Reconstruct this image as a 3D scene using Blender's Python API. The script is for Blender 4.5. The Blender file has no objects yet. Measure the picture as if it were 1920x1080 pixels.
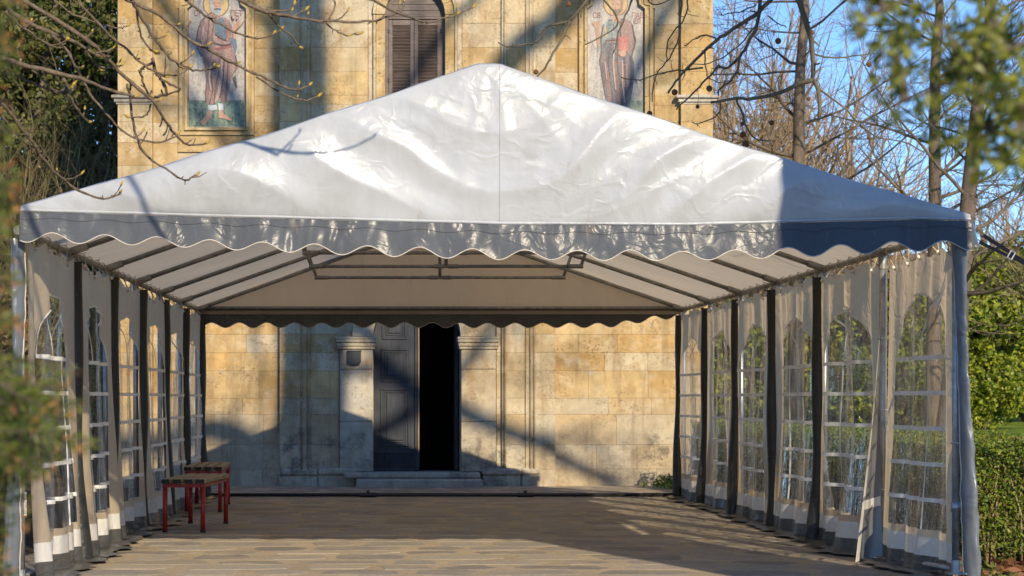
import bpy, bmesh, math, random
import numpy as np
from mathutils import Vector, Matrix, noise

# ------------------------------------------------------------------ camera, sky, sun, exposure
scene = bpy.context.scene
COL = scene.collection
FPX, VX, VY, CAMH = 4021.0, 700.0, 748.0, 1.18
cam_data = bpy.data.cameras.new('camera'); cam = bpy.data.objects.new('camera', cam_data); COL.objects.link(cam)
cam.location = (0, 0, CAMH); cam.rotation_euler = (math.radians(90), 0, 0)
cam_data.sensor_width = 36.0; cam_data.lens = FPX / 1920 * 36
cam_data.shift_x = (960 - VX) / 1920; cam_data.shift_y = (VY - 540) / 1920
cam_data.clip_start = 0.05; cam_data.clip_end = 2000
cam_data.dof.use_dof = True; cam_data.dof.focus_distance = 17.0; cam_data.dof.aperture_fstop = 7.5
scene.camera = cam

SUN = Vector((-0.295, 1.0, -0.465)).normalized()          # direction the light travels
SUN_EL = math.asin(-SUN.z)
world = bpy.data.worlds.new('World'); scene.world = world; world.use_nodes = True
wn = world.node_tree; bg = wn.nodes['Background']
sky = wn.nodes.new('ShaderNodeTexSky'); sky.sky_type = 'NISHITA'; sky.sun_disc = False
sky.sun_elevation = SUN_EL
sky.sun_rotation = math.atan2(-SUN.x, -SUN.y)               # compass angle of the sun, from +Y towards +X
sky.altitude = 2500; sky.air_density = 1.0; sky.dust_density = 0.0; sky.ozone_density = 6.0
wn.links.new(sky.outputs[0], bg.inputs[0]); bg.inputs[1].default_value = 0.13
sl = bpy.data.lights.new('sun', 'SUN'); sl.energy = 3.5; sl.angle = math.radians(0.55); sl.color = (1.0, 0.86, 0.63)
so = bpy.data.objects.new('sun', sl); COL.objects.link(so)
so.rotation_euler = SUN.to_track_quat('-Z', 'Y').to_euler()
scene.view_settings.view_transform = 'Standard'; scene.view_settings.look = 'None'
scene.view_settings.gamma = 1.0; scene.view_settings.exposure = 0.68
scene.cycles.transparent_max_bounces = 16; scene.cycles.max_bounces = 6; scene.cycles.diffuse_bounces = 4; scene.cycles.adaptive_threshold = 0.02; scene.cycles.glossy_bounces = 3; scene.cycles.transmission_bounces = 4
scene.cycles.caustics_reflective = False; scene.cycles.caustics_refractive = False

R = random.Random(7)
def P(px, py, Y): return Vector(((px - VX) * Y / FPX, Y, CAMH + (VY - py) * Y / FPX))

# ------------------------------------------------------------------ helpers
def tag(o, label=None, cat=None, group=None, kind=None):
    if label: o['label'] = label
    if cat: o['category'] = cat
    if group: o['group'] = group
    if kind: o['kind'] = kind
    return o
def empty(name, loc, label, cat, group=None):
    o = bpy.data.objects.new(name, None); COL.objects.link(o); o.location = loc; o.empty_display_size = .2
    return tag(o, label, cat, group)
def root_loc(p):
    while p.parent: p = p.parent
    return Vector(p.location)
def mesh(name, verts, faces, mat, parent=None, smooth=False, local=False):
    me = bpy.data.meshes.new(name)
    if parent is not None and not local:
        L = root_loc(parent)
        verts = np.asarray(verts, dtype=float) - np.array(L)
    me.from_pydata([tuple(v) for v in verts], [], [tuple(int(i) for i in f) for f in faces])
    if smooth: me.polygons.foreach_set('use_smooth', [True] * len(me.polygons))
    me.update()
    if mat: me.materials.append(mat)
    o = bpy.data.objects.new(name, me); COL.objects.link(o)
    if parent is not None: o.parent = parent
    return o
def fast_mesh(name, V, F, mat, parent=None, smooth=False):
    """V (n,3), F (m,k) numpy, all faces the same size."""
    V = np.asarray(V, dtype=np.float32); F = np.asarray(F, dtype=np.int32)
    if parent is not None: V = V - np.array(root_loc(parent), dtype=np.float32)
    me = bpy.data.meshes.new(name); k = F.shape[1]
    me.vertices.add(len(V)); me.vertices.foreach_set('co', V.ravel())
    me.loops.add(F.size); me.loops.foreach_set('vertex_index', F.ravel())
    me.polygons.add(len(F)); me.polygons.foreach_set('loop_start', np.arange(0, F.size, k, dtype=np.int32))
    me.polygons.foreach_set('loop_total', np.full(len(F), k, dtype=np.int32))
    if smooth: me.polygons.foreach_set('use_smooth', np.ones(len(F), dtype=bool))
    me.update(calc_edges=True); me.validate()
    if mat: me.materials.append(mat)
    o = bpy.data.objects.new(name, me); COL.objects.link(o)
    if parent is not None: o.parent = parent
    return o
def share(src, name, parent, loc=(0, 0, 0), rot=(0, 0, 0), scale=(1, 1, 1)):
    o = bpy.data.objects.new(name, src.data); COL.objects.link(o)
    o.parent = parent; o.location = loc; o.rotation_euler = rot; o.scale = scale
    return o
def copy_tree(o, parent=None):
    c = o.copy(); COL.objects.link(c)
    if parent is not None: c.parent = parent
    for ch in list(o.children): copy_tree(ch, c)
    return c

class MB:
    def __init__(s): s.v = []; s.f = []
    def box(s, a, b, ch=0.0, M=None):
        x0, y0, z0 = a; x1, y1, z1 = b; n = len(s.v)
        if ch <= 0:
            vs = [(x0,y0,z0),(x1,y0,z0),(x1,y1,z0),(x0,y1,z0),(x0,y0,z1),(x1,y0,z1),(x1,y1,z1),(x0,y1,z1)]
            fs = [(0,3,2,1),(4,5,6,7),(0,1,5,4),(1,2,6,5),(2,3,7,6),(3,0,4,7)]
        else:
            c = min(ch, .45*(x1-x0), .45*(y1-y0), .45*(z1-z0)); vs = []; idx = {}
            for i, X in enumerate((x0, x1)):
                for j, Y in enumerate((y0, y1)):
                    for k, Z in enumerate((z0, z1)):
                        sx, sy, sz = (1-2*i)*c, (1-2*j)*c, (1-2*k)*c
                        idx[i,j,k,0] = len(vs); vs.append((X, Y+sy, Z+sz))
                        idx[i,j,k,1] = len(vs); vs.append((X+sx, Y, Z+sz))
                        idx[i,j,k,2] = len(vs); vs.append((X+sx, Y+sy, Z))
            g = lambda i,j,k,a: idx[i,j,k,a]
            fs = [(g(0,0,0,0),g(0,0,1,0),g(0,1,1,0),g(0,1,0,0)),(g(1,0,0,0),g(1,1,0,0),g(1,1,1,0),g(1,0,1,0)),
                  (g(0,0,0,1),g(1,0,0,1),g(1,0,1,1),g(0,0,1,1)),(g(0,1,0,1),g(0,1,1,1),g(1,1,1,1),g(1,1,0,1)),
                  (g(0,0,0,2),g(0,1,0,2),g(1,1,0,2),g(1,0,0,2)),(g(0,0,1,2),g(1,0,1,2),g(1,1,1,2),g(0,1,1,2))]
            for j in (0,1):
                for k in (0,1): fs.append((g(0,j,k,1),g(0,j,k,2),g(1,j,k,2),g(1,j,k,1)))
            for i in (0,1):
                for k in (0,1): fs.append((g(i,0,k,0),g(i,0,k,2),g(i,1,k,2),g(i,1,k,0)))
            for i in (0,1):
                for j in (0,1): fs.append((g(i,j,0,0),g(i,j,0,1),g(i,j,1,1),g(i,j,1,0)))
            for i in (0,1):
                for j in (0,1):
                    for k in (0,1): fs.append((g(i,j,k,0),g(i,j,k,1),g(i,j,k,2)))
        if M is not None: vs = [tuple(M @ Vector(v)) for v in vs]
        s.v += vs; s.f += [tuple(n+i for i in f) for f in fs]; return s
    def tube(s, pts, radii, sides=8, cap=True):
        pts = [Vector(p) for p in pts]
        if not hasattr(radii, '__len__'): radii = [radii]*len(pts)
        n0 = len(s.v); up = None
        for i, p in enumerate(pts):
            t = (pts[min(i+1, len(pts)-1)] - pts[max(i-1, 0)])
            if t.length < 1e-9: t = Vector((0, 0, 1))
            t.normalize()
            if up is None: up = t.orthogonal().normalized()
            up = (up - t*up.dot(t))
            if up.length < 1e-6: up = t.orthogonal()
            up.normalize(); w = t.cross(up)
            for k in range(sides):
                a = 2*math.pi*k/sides
                s.v.append(tuple(p + (up*math.cos(a) + w*math.sin(a))*radii[i]))
        for i in range(len(pts)-1):
            for k in range(sides):
                a = n0+i*sides+k; b = n0+i*sides+(k+1) % sides
                s.f.append((a, b, b+sides, a+sides))
        if cap:
            s.f.append(tuple(n0+k for k in reversed(range(sides))))
            e = n0+(len(pts)-1)*sides; s.f.append(tuple(e+k for k in range(sides)))
        return s
    def grid(s, fn, nu, nv):
        n = len(s.v)
        for j in range(nv+1):
            for i in range(nu+1): s.v.append(tuple(fn(i/nu, j/nv)))
        for j in range(nv):
            for i in range(nu):
                a = n+j*(nu+1)+i; s.f.append((a, a+1, a+nu+2, a+nu+1))
        return s
    def prism(s, poly, y0, y1):
        """poly: (x,z) outline extruded from y0 (front) to y1"""
        n = len(s.v); m = len(poly)
        s.v += [(x, y0, z) for x, z in poly] + [(x, y1, z) for x, z in poly]
        s.f.append(tuple(n+i for i in range(m))); s.f.append(tuple(n+m+i for i in reversed(range(m))))
        for i in range(m): j = (i+1) % m; s.f.append((n+i, n+m+i, n+m+j, n+j))
        return s
    def ball(s, c, r, seg=8, ring=6, sc=(1,1,1)):
        n = len(s.v); c = Vector(c)
        s.v.append(tuple(c+Vector((0,0,r*sc[2]))))
        for i in range(1, ring):
            th = math.pi*i/ring
            for k in range(seg):
                ph = 2*math.pi*k/seg
                s.v.append((c.x+r*sc[0]*math.sin(th)*math.cos(ph), c.y+r*sc[1]*math.sin(th)*math.sin(ph), c.z+r*sc[2]*math.cos(th)))
        s.v.append(tuple(c-Vector((0,0,r*sc[2])))); e = len(s.v)-1
        for k in range(seg): s.f.append((n, n+1+k, n+1+(k+1) % seg))
        for i in range(ring-2):
            for k in range(seg):
                a = n+1+i*seg+k; b = n+1+i*seg+(k+1) % seg; s.f.append((a, a+seg, b+seg, b))
        for k in range(seg): s.f.append((e, e-seg+(k+1) % seg, e-seg+k))
        return s
    def build(s, name, mat, parent=None, smooth=False): return mesh(name, s.v, s.f, mat, parent, smooth)

# ------------------------------------------------------------------ materials
class N:
    """tiny node helper"""
    def __init__(s, name):
        s.m = bpy.data.materials.new(name); s.m.use_nodes = True; s.t = s.m.node_tree; s.t.nodes.clear()
        s.out = s.t.nodes.new('ShaderNodeOutputMaterial')
    def n(s, typ, **kw):
        nd = s.t.nodes.new('ShaderNode'+typ)
        for k, v in kw.items(): setattr(nd, k, v)
        return nd
    def l(s, a, b): s.t.links.new(a, b)
    def set(s, sock, v):
        if hasattr(v, 'is_output') or isinstance(v, bpy.types.NodeSocket): s.l(v, sock)
        elif isinstance(v, (tuple, list)): sock.default_value = (*v, 1) if len(v) == 3 and len(sock.default_value) == 4 else v
        else: sock.default_value = v
    def coords(s, kind='Object'):
        if kind == 'World': return s.n('NewGeometry').outputs['Position']
        return s.n('TexCoord').outputs[kind]
    def mapping(s, co, scale=(1,1,1), loc=(0,0,0), rot=(0,0,0)):
        m = s.n('Mapping'); s.l(co, m.inputs[0]); m.inputs['Scale'].default_value = scale; m.inputs['Location'].default_value = loc; m.inputs['Rotation'].default_value = rot
        return m.outputs[0]
    def noise(s, co, scale, detail=4, rough=.55, dist=0.0):
        n = s.n('TexNoise'); s.l(co, n.inputs['Vector']); n.inputs['Scale'].default_value = scale
        n.inputs['Detail'].default_value = detail; n.inputs['Roughness'].default_value = rough; n.inputs['Distortion'].default_value = dist
        return n.outputs['Fac']
    def voro(s, co, scale, feature='F1', out='Distance'):
        n = s.n('TexVoronoi'); n.feature = feature; s.l(co, n.inputs['Vector']); n.inputs['Scale'].default_value = scale
        return n.outputs[out]
    def ramp(s, fac, stops):
        r = s.n('ValToRGB'); s.l(fac, r.inputs[0]); e = r.color_ramp.elements
        while len(e) < len(stops): e.new(.5)
        for el, (p, c) in zip(e, stops):
            el.position = p; el.color = (*c, 1) if isinstance(c, (tuple, list)) else (c, c, c, 1)
        return r.outputs[0]
    def mix(s, fac, a, b, blend='MIX'):
        m = s.n('MixRGB'); m.blend_type = blend; s.set(m.inputs[0], fac); s.set(m.inputs[1], a); s.set(m.inputs[2], b); return m.outputs[0]
    def math(s, op, a, b=0.0, clamp=False):
        m = s.n('Math'); m.operation = op; m.use_clamp = clamp; s.set(m.inputs[0], a); s.set(m.inputs[1], b); return m.outputs[0]
    def bump(s, h, strength=.3, dist=.01, normal=None):
        b = s.n('Bump'); s.l(h, b.inputs['Height']); b.inputs['Strength'].default_value = strength; b.inputs['Distance'].default_value = dist
        if normal is not None: s.l(normal, b.inputs['Normal'])
        return b.outputs[0]
    def bsdf(s, color, rough=.6, normal=None, metal=0.0, spec=.5, coat=0.0):
        b = s.n('BsdfPrincipled'); s.set(b.inputs['Base Color'], color); s.set(b.inputs['Roughness'], rough)
        b.inputs['Metallic'].default_value = metal; b.inputs['Specular IOR Level'].default_value = spec; b.inputs['Coat Weight'].default_value = coat
        if normal is not None: s.l(normal, b.inputs['Normal'])
        return b.outputs[0]
    def shader_mix(s, fac, a, b):
        m = s.n('MixShader'); s.set(m.inputs[0], fac); s.l(a, m.inputs[1]); s.l(b, m.inputs[2]); return m.outputs[0]
    def done(s, sh): s.l(sh, s.out.inputs[0]); return s.m

def simple(name, color, rough=.6, metal=0.0, nscale=20, var=.25, bump=.15, spec=.4, coords='Object', stretch=(1,1,1)):
    g = N(name); co = g.mapping(g.coords(coords), stretch); nz = g.noise(co, nscale, 5)
    c = g.mix(1.0, color, g.ramp(nz, [(.25, 1-var), (.75, 1+var*.6)]), 'MULTIPLY')
    return g.done(g.bsdf(c, rough, g.bump(nz, bump, .01), metal, spec))

def mat_stone(name='limestone'):
    g = N(name); co = g.coords('World'); oi = g.n('ObjectInfo')
    base = oi.outputs['Color']
    big = g.noise(co, 1.7, 6, .6); mid = g.noise(co, 6, 6, .65); fine = g.noise(co, 45, 4, .6)
    c = g.mix(1.0, base, g.ramp(big, [(.3, (.72,.68,.64)), (.55, (1.0,1.0,1.0)), (.75, (1.16,1.14,1.1))]), 'MULTIPLY')
    # pale lime bloom
    c = g.mix(g.ramp(g.noise(g.mapping(co, (1,1,1.5), (3,1,7)), 3.2, 5, .7), [(.50, 0.0), (.68, .7)]), c, (.57,.475,.33))
    # rusty pitting patches
    pitmask = g.ramp(g.noise(g.mapping(co, (1,1,1), (9,4,2)), 2.2, 4), [(.46, 0.0), (.58, 1.0)])
    pit = g.ramp(g.noise(co, 28, 5, .75), [(.53, 0.0), (.62, 1.0)])
    rust = g.ramp(g.noise(g.mapping(co, (1,1,.6), (2,5,9)), 4.5, 5, .7), [(.50, 0.0), (.64, .55)])
    c = g.mix(rust, c, (.36,.215,.085))
    c = g.mix(g.math('MULTIPLY', g.math('MULTIPLY', pitmask, pit), .7), c, (.16,.10,.05))
    c = g.mix(1.0, c, g.ramp(mid, [(.3, .82), (.7, 1.1)]), 'MULTIPLY')
    # black-grey weathering creeping up from the ground, ragged
    z = g.n('SeparateXYZ'); g.l(co, z.inputs[0])
    h = g.math('ADD', z.outputs[2], g.math('MULTIPLY', g.noise(co, 2.4, 6, .7), -1.15))
    c = g.mix(g.math('MULTIPLY', g.ramp(h, [(.1, .5), (.75, 0.0)]), .9), c, (.44,.395,.315))
    grim = g.math('MULTIPLY', g.ramp(h, [(.0, 1.0), (.24, 0.0)]), g.ramp(g.noise(g.mapping(co, (1,1,1), (4,7,1)), .8, 3), [(.42, .25), (.58, 1.0)]))
    grimn = g.ramp(g.noise(co, 5.5, 6, .78), [(.46, .0), (.60, 1.0)])
    c = g.mix(g.math('MULTIPLY', g.math('MULTIPLY', grim, grimn), .70), c, (.085,.08,.068))
    # water runs below the impost and cornices
    runs = g.ramp(g.noise(g.mapping(co, (1, 1, .10), (1, 8, 3)), 6.0, 4, .6), [(.56, 0.0), (.68, .38)])
    c = g.mix(runs, c, (.20,.145,.085))
    hgt = g.math('ADD', g.math('MULTIPLY', mid, .6), g.math('ADD', g.math('MULTIPLY', fine, .35), g.math('MULTIPLY', pit, -.3)))
    return g.done(g.bsdf(c, .88, g.bump(hgt, .5, .012), 0, .2))

def mat_fabric(name, color, rough, trans, crink=1.0, spec=.5, tcol=None, fine=1.0, rot=.5):
    """woven polyethylene sheeting: glossy crinkles, a little light passing through"""
    g = N(name); co = g.coords('Object')
    d = g.n('TexNoise'); g.l(co, d.inputs['Vector']); d.inputs['Scale'].default_value = 3.0
    warp = g.n('VectorMath'); warp.operation = 'MULTIPLY_ADD'; g.l(d.outputs['Color'], warp.inputs[0]); warp.inputs[1].default_value = (.35,.35,.35); g.l(co, warp.inputs[2])
    w = warp.outputs[0]
    def ridge(scale, det, loc, st, sharp):
        n = g.noise(g.mapping(w, st, loc, (0, rot, 0)), scale, det, .5)
        return g.ramp(n, [(.5-sharp, 0.0), (.5, 1.0), (.5+sharp, 0.0)])
    cr1 = ridge(2.6*fine, 2, (1,2,3), (1,1,1.8), .07); cr2 = ridge(7.5*fine, 3, (4,2,1), (1,1,1), .10)
    soft = g.noise(w, 2.0*fine, 3, .5)
    mask = g.ramp(g.noise(co, 1.1, 2), [(.40, .1), (.64, 1.0)])
    h = g.math('ADD', g.math('MULTIPLY', g.math('ADD', g.math('MULTIPLY', cr1, .30), g.math('MULTIPLY', cr2, .11)), mask), g.math('MULTIPLY', soft, 1.5))
    nrm = g.bump(h, .55*crink, .03)
    dirt = g.noise(g.mapping(co, (1,1,.5)), 2.6, 4, .7)
    c = g.mix(1.0, color, g.ramp(dirt, [(.3, (.80,.79,.77)), (.6, (1.0,1.0,1.0))]), 'MULTIPLY')
    stain = g.ramp(g.noise(g.mapping(co, (1,1,.25), (2,7,1)), 5, 4, .75), [(.62, 0.0), (.72, .4)])
    c = g.mix(stain, c, (.30,.24,.17))
    sh = g.bsdf(c, rough, nrm, 0, spec)
    if trans > 0:
        t = g.n('BsdfTranslucent'); g.set(t.inputs[0], tcol or color); g.l(nrm, t.inputs['Normal'])
        sh = g.shader_mix(trans, sh, t.outputs[0])
    return g.done(sh)

def mat_film():
    g = N('clear_vinyl_film'); co = g.coords('Object')
    st = g.noise(g.mapping(co, (1, 1, .18)), 16, 5, .6, .4)
    st2 = g.noise(g.mapping(co, (1, 1, .35), (5,3,1), (.5,0,0)), 7, 5, .6, .8)
    h = g.math('ADD', g.ramp(st, [(.35, 0.0), (.65, 1.0)]), g.math('MULTIPLY', st2, 1.5))
    nrm = g.bump(h, .9, .035)
    tr = g.n('BsdfTransparent'); tr.inputs[0].default_value = (.97,.97,.95,1)
    di = g.n('BsdfDiffuse'); di.inputs[0].default_value = (.75,.72,.66,1)
    tl = g.n('BsdfTranslucent'); tl.inputs[0].default_value = (.8,.76,.68,1)
    milky = g.shader_mix(.6, di.outputs[0], tl.outputs[0])
    a = g.shader_mix(g.ramp(st, [(.47, .0), (.62, .11), (.76, .32)]), tr.outputs[0], milky)
    gl = g.n('BsdfGlossy'); gl.inputs['Color'].default_value = (1,1,1,1); gl.inputs['Roughness'].default_value = .07; g.l(nrm, gl.inputs['Normal'])
    fr = g.n('Fresnel'); fr.inputs[0].default_value = 1.5; g.l(nrm, fr.inputs['Normal'])
    return g.done(g.shader_mix(g.math('MULTIPLY', fr.outputs[0], .5, True), a, gl.outputs[0]))

def mat_leaf(name, c1, c2, rough=.5, trans=.3, c3=None):
    g = N(name); ri = g.n('NewGeometry').outputs['Random Per Island']
    c = g.ramp(ri, [(0.0, c1), (1.0, c2)] if c3 is None else [(0.0, c1), (.92, c2), (.94, c3)])
    t = g.n('BsdfTranslucent'); g.l(c, t.inputs[0])
    return g.done(g.shader_mix(trans, g.bsdf(c, rough, None, 0, .35), t.outputs[0]))

def mat_bark(name, c1, c2, scale=14):
    g = N(name); co = g.coords('Object'); nz = g.noise(g.mapping(co, (1,1,.3)), scale, 6, .65)
    c = g.ramp(nz, [(.3, c1), (.7, c2)])
    return g.done(g.bsdf(c, .85, g.bump(nz, .7, .02), 0, .2))

def mat_wood(name, col, coords='Object', axis=(1,.06,1), rough=.75):
    g = N(name); co = g.coords(coords); m = g.mapping(co, axis)
    gr = g.noise(m, 60, 5, .65); big = g.noise(co, 5, 4)
    c = g.mix(1.0, col, g.ramp(gr, [(.3, .62), (.7, 1.25)]), 'MULTIPLY')
    c = g.mix(1.0, c, g.ramp(big, [(.3, .75), (.7, 1.15)]), 'MULTIPLY')
    return g.done(g.bsdf(c, rough, g.bump(gr, .4, .006), 0, .3))

def mat_mosaic(name, c1, c2, scale=75, rough=.35):
    g = N(name); co = g.mapping(g.coords('World'), (1, 0, 1))
    v = g.n('TexVoronoi'); v.feature = 'F1'; g.l(co, v.inputs['Vector']); v.inputs['Scale'].default_value = scale; v.inputs['Randomness'].default_value = .6
    edge = g.voro(co, scale, 'DISTANCE_TO_EDGE')
    s = g.n('SeparateColor'); g.l(v.outputs['Color'], s.inputs[0])
    fold = g.noise(g.mapping(co, (2.2, 1, .45)), 5, 3, .5, 1.2)
    f = g.math('ADD', g.math('MULTIPLY', s.outputs[0], .45), g.math('MULTIPLY', g.ramp(fold, [(.35, 0.0), (.65, 1.0)]), .55))
    c = g.ramp(f, [(.1, tuple(.72*q for q in c1)), (.9, tuple(.78*q for q in c2))])
    c = g.mix(g.ramp(edge, [(0.0, .35), (.12, 0.0)]), c, (.25,.22,.19))
    nv = g.bump(s.outputs[1], .35, .004)
    return g.done(g.bsdf(c, rough, nv, 0, .5))

M = {}
M['stone'] = mat_stone()
M['mortar'] = simple('mortar', (.50,.40,.26), .95, nscale=12)
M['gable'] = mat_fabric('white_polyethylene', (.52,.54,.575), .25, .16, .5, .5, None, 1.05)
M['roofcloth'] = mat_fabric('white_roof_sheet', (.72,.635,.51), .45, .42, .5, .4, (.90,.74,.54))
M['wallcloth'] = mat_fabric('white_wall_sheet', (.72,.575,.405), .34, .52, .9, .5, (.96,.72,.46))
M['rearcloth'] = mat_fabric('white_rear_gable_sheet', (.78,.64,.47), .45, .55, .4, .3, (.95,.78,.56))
M['whitehem'] = mat_fabric('white_hem_band', (.78,.75,.70), .4, .15, .8, .4)
M['silver'] = mat_fabric('grey_polyethylene', (.10,.108,.125), .24, .0, .33, .08, None, 1.9, .9)
M['silver_plain'] = mat_fabric('grey_polyethylene_flap', (.145,.16,.185), .28, .0, .5, .6, None, 1.0)
M['darkgrey'] = mat_fabric('dark_grey_skirt', (.085,.083,.078), .34, .0, 1.0, .55, None, 1.5)
M['flap'] = mat_fabric('charcoal_post_flap', (.028,.027,.025), .42, .0, .8, .4, None, 1.5)
M['piping'] = simple('cream_piping', (.60,.54,.46), .6)
M['film'] = mat_film()
M['bar'] = simple('white_window_bar', (.80,.79,.78), .4, bump=.05)
M['galv'] = simple('galvanised_pipe', (.42,.43,.44), .42, .75, 18, .35, .1)
M['pipe'] = simple('dull_steel_pipe', (.34,.33,.31), .5, .6, 14, .4, .12)
M['cord'] = simple('cream_cord', (.55,.48,.38), .8)
M['ballw'] = simple('white_cord_ball', (.75,.72,.66), .5)
M['strap'] = simple('navy_webbing', (.012,.013,.022), .95, nscale=120, spec=.05)
M['darkpipe'] = simple('dark_ground_pipe', (.05,.05,.055), .35, .5, 14, .4, .12)
M['red'] = simple('chipped_red_paint', (.40,.026,.02), .38, 0, 35, .5, .2)
M['slat'] = mat_wood('weathered_slat', (.40,.30,.195))
M['dark_end'] = simple('dark_slat_end', (.035,.030,.026), .9)
M['doorwood'] = mat_wood('blue_black_door', (.040,.044,.056), 'World', (1,1,.05), .42)
M['dooredge'] = mat_wood('bare_door_edge', (.30,.20,.12), 'World', (1,1,.05))
M['shutter'] = mat_wood('brown_shutter', (.145,.110,.095), 'World', (.08,1,1), .5)
M['black'] = simple('dark_interior', (.02,.018,.017), .95)  # near-black: gloom inside the church put into the colour; tag lettering uses it too
M['boxmetal'] = simple('dark_box_metal', (.03,.036,.042), .45, .2)
M['bark_chest'] = mat_bark('chestnut_twig_bark', (.085,.062,.045), (.24,.18,.125), 40)
M['bark_plane'] = mat_bark('plane_bark', (.07,.058,.042), (.22,.185,.12), 9)
M['bark_grey'] = mat_bark('grey_brown_bark', (.07,.055,.045), (.22,.17,.13), 7)
M['bark_tan'] = mat_bark('tan_twig_bark', (.20,.14,.085), (.42,.30,.185), 9)
M['bark_olive'] = mat_bark('olive_twig_bark', (.10,.085,.045), (.26,.215,.11), 9)
M['bud'] = mat_leaf('sticky_bud', (.42,.16,.03), (.50,.42,.06), .35, .15)
M['fruit'] = simple('plane_fruit', (.20,.085,.03), .9, nscale=220, bump=.9, var=.5)
M['leaf_bush'] = mat_leaf('bush_leaf', (.035,.09,.012), (.40,.42,.04))
M['leaf_dark'] = mat_leaf('dark_evergreen_leaf', (.03,.075,.016), (.17,.20,.045))
M['leaf_olive'] = mat_leaf('olive_conifer_leaf', (.05,.075,.02), (.22,.21,.065))
M['leaf_brown'] = mat_leaf('brownish_leaf', (.07,.06,.03), (.24,.18,.09))
M['leaf_hedge'] = mat_leaf('hedge_leaf', (.035,.085,.012), (.27,.32,.035), .5, .3, (.24,.15,.07))
M['leaf_fore'] = mat_leaf('glossy_leaf', (.02,.05,.010), (.34,.34,.05), .4, .3)
M['needle'] = mat_leaf('yew_needle', (.045,.085,.016), (.22,.24,.045), .45)
M['needle_tip'] = mat_leaf('orange_needle_tip', (.42,.16,.06), (.48,.26,.09), .5)
M['deadleaf'] = mat_leaf('fallen_leaf', (.12,.05,.025), (.33,.155,.075), .7, .1)
M['grass'] = mat_leaf('grass_blade', (.05,.11,.012), (.17,.23,.03))
def mat_ground():
    g = N('lawn_and_soil'); co = g.coords('World'); s = g.n('SeparateXYZ'); g.l(co, s.inputs[0])
    n1 = g.noise(co, .6, 6, .6); n2 = g.noise(co, 14, 6, .7); n3 = g.noise(g.mapping(co, (.25,1,1)), 3, 5, .7)
    gr = g.mix(1.0, g.ramp(n1, [(.35, (.12,.19,.025)), (.65, (.23,.30,.045))]), g.ramp(n3, [(.3, .6), (.7, 1.25)]), 'MULTIPLY')
    soil = g.ramp(n2, [(.3, (.05,.036,.024)), (.7, (.15,.105,.068))])
    near = g.math('ADD', s.outputs[1], g.math('MULTIPLY', n1, 8.0))
    f = g.ramp(g.math('DIVIDE', near, 100.0), [(.30, 0.0), (.36, 1.0)])
    lft = g.ramp(g.math('ADD', g.math('DIVIDE', s.outputs[0], 20.0), .5), [(.42, 0.0), (.5, 1.0)])
    c = g.mix(g.math('MULTIPLY', f, lft), soil, gr)
    return g.done(g.bsdf(c, .95, g.bump(n2, .8, .03), 0, .1))
M['ground'] = mat_ground()
def mat_sand():
    g = N('sandy_joints'); co = g.coords('World'); n1 = g.noise(co, 1.3, 6, .65); n2 = g.noise(co, 30, 5, .7)
    c = g.ramp(n1, [(.3, (.37,.295,.205)), (.7, (.50,.405,.285))])
    c = g.mix(1.0, c, g.ramp(n2, [(.3, .7), (.7, 1.15)]), 'MULTIPLY')
    return g.done(g.bsdf(c, .95, g.bump(n2, .6, .01), 0, .15))
M['sand'] = mat_sand()
def mat_paver():
    g = N('flagstone'); co = g.coords('World'); oi = g.n('ObjectInfo')
    n1 = g.noise(co, 2.3, 6, .65); n2 = g.noise(co, 26, 6, .7)
    c = g.mix(1.0, oi.outputs['Color'], g.ramp(n2, [(.3, .68), (.7, 1.18)]), 'MULTIPLY')
    c = g.mix(g.ramp(n1, [(.46, 0.0), (.66, .65)]), c, (.44,.355,.25))
    return g.done(g.bsdf(c, .8, g.bump(n2, .6, .008), 0, .3))
M['paver'] = mat_paver()

# ------------------------------------------------------------------ ground and paving
YF = 30.6                                              # church front
def sstep(a, b, x): t = min(1, max(0, (x-a)/(b-a))); return t*t*(3-2*t)
def gz(x, y):
    z = -.06*sstep(25.9, YF, y)
    rise = .018*max(0, y-25)
    if y > 120: rise = .018*95 + .004*(y-120)
    side = sstep(5.8, 9, x) + sstep(5.0, 9, -x)
    if y > 46: side = max(side, sstep(46, 60, y))
    return z + rise*side
def build_ground():
    xs = sorted(set([-400,-250,-160,-100,-70,-50,-36,-26,-20,-16,-13,-11,-9,-7.5,-6,-5,-4,-3,-2,-1,0,1,2,3,4,5,6,7,8,9,10,12,14,17,20,24,28,34,42,52,70,100,160,250,400]))
    ys = [-120,-60,-30,-10,0,5,10,13,16,19,22,24,25,26,27,28,29,30,31,33,36,40,45,50,55,60,66,74,84,100,120,150,200,280,400,600,900]
    V = [(x, y, gz(x, y)-.03) for y in ys for x in xs]; n = len(xs)
    F = [(j*n+i, j*n+i+1, (j+1)*n+i+1, (j+1)*n+i) for j in range(len(ys)-1) for i in range(n-1)]
    tag(mesh('ground', V, F, M['ground'], smooth=True), kind='structure')
build_ground()
PX0, PX1 = -2.62, 4.02
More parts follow.
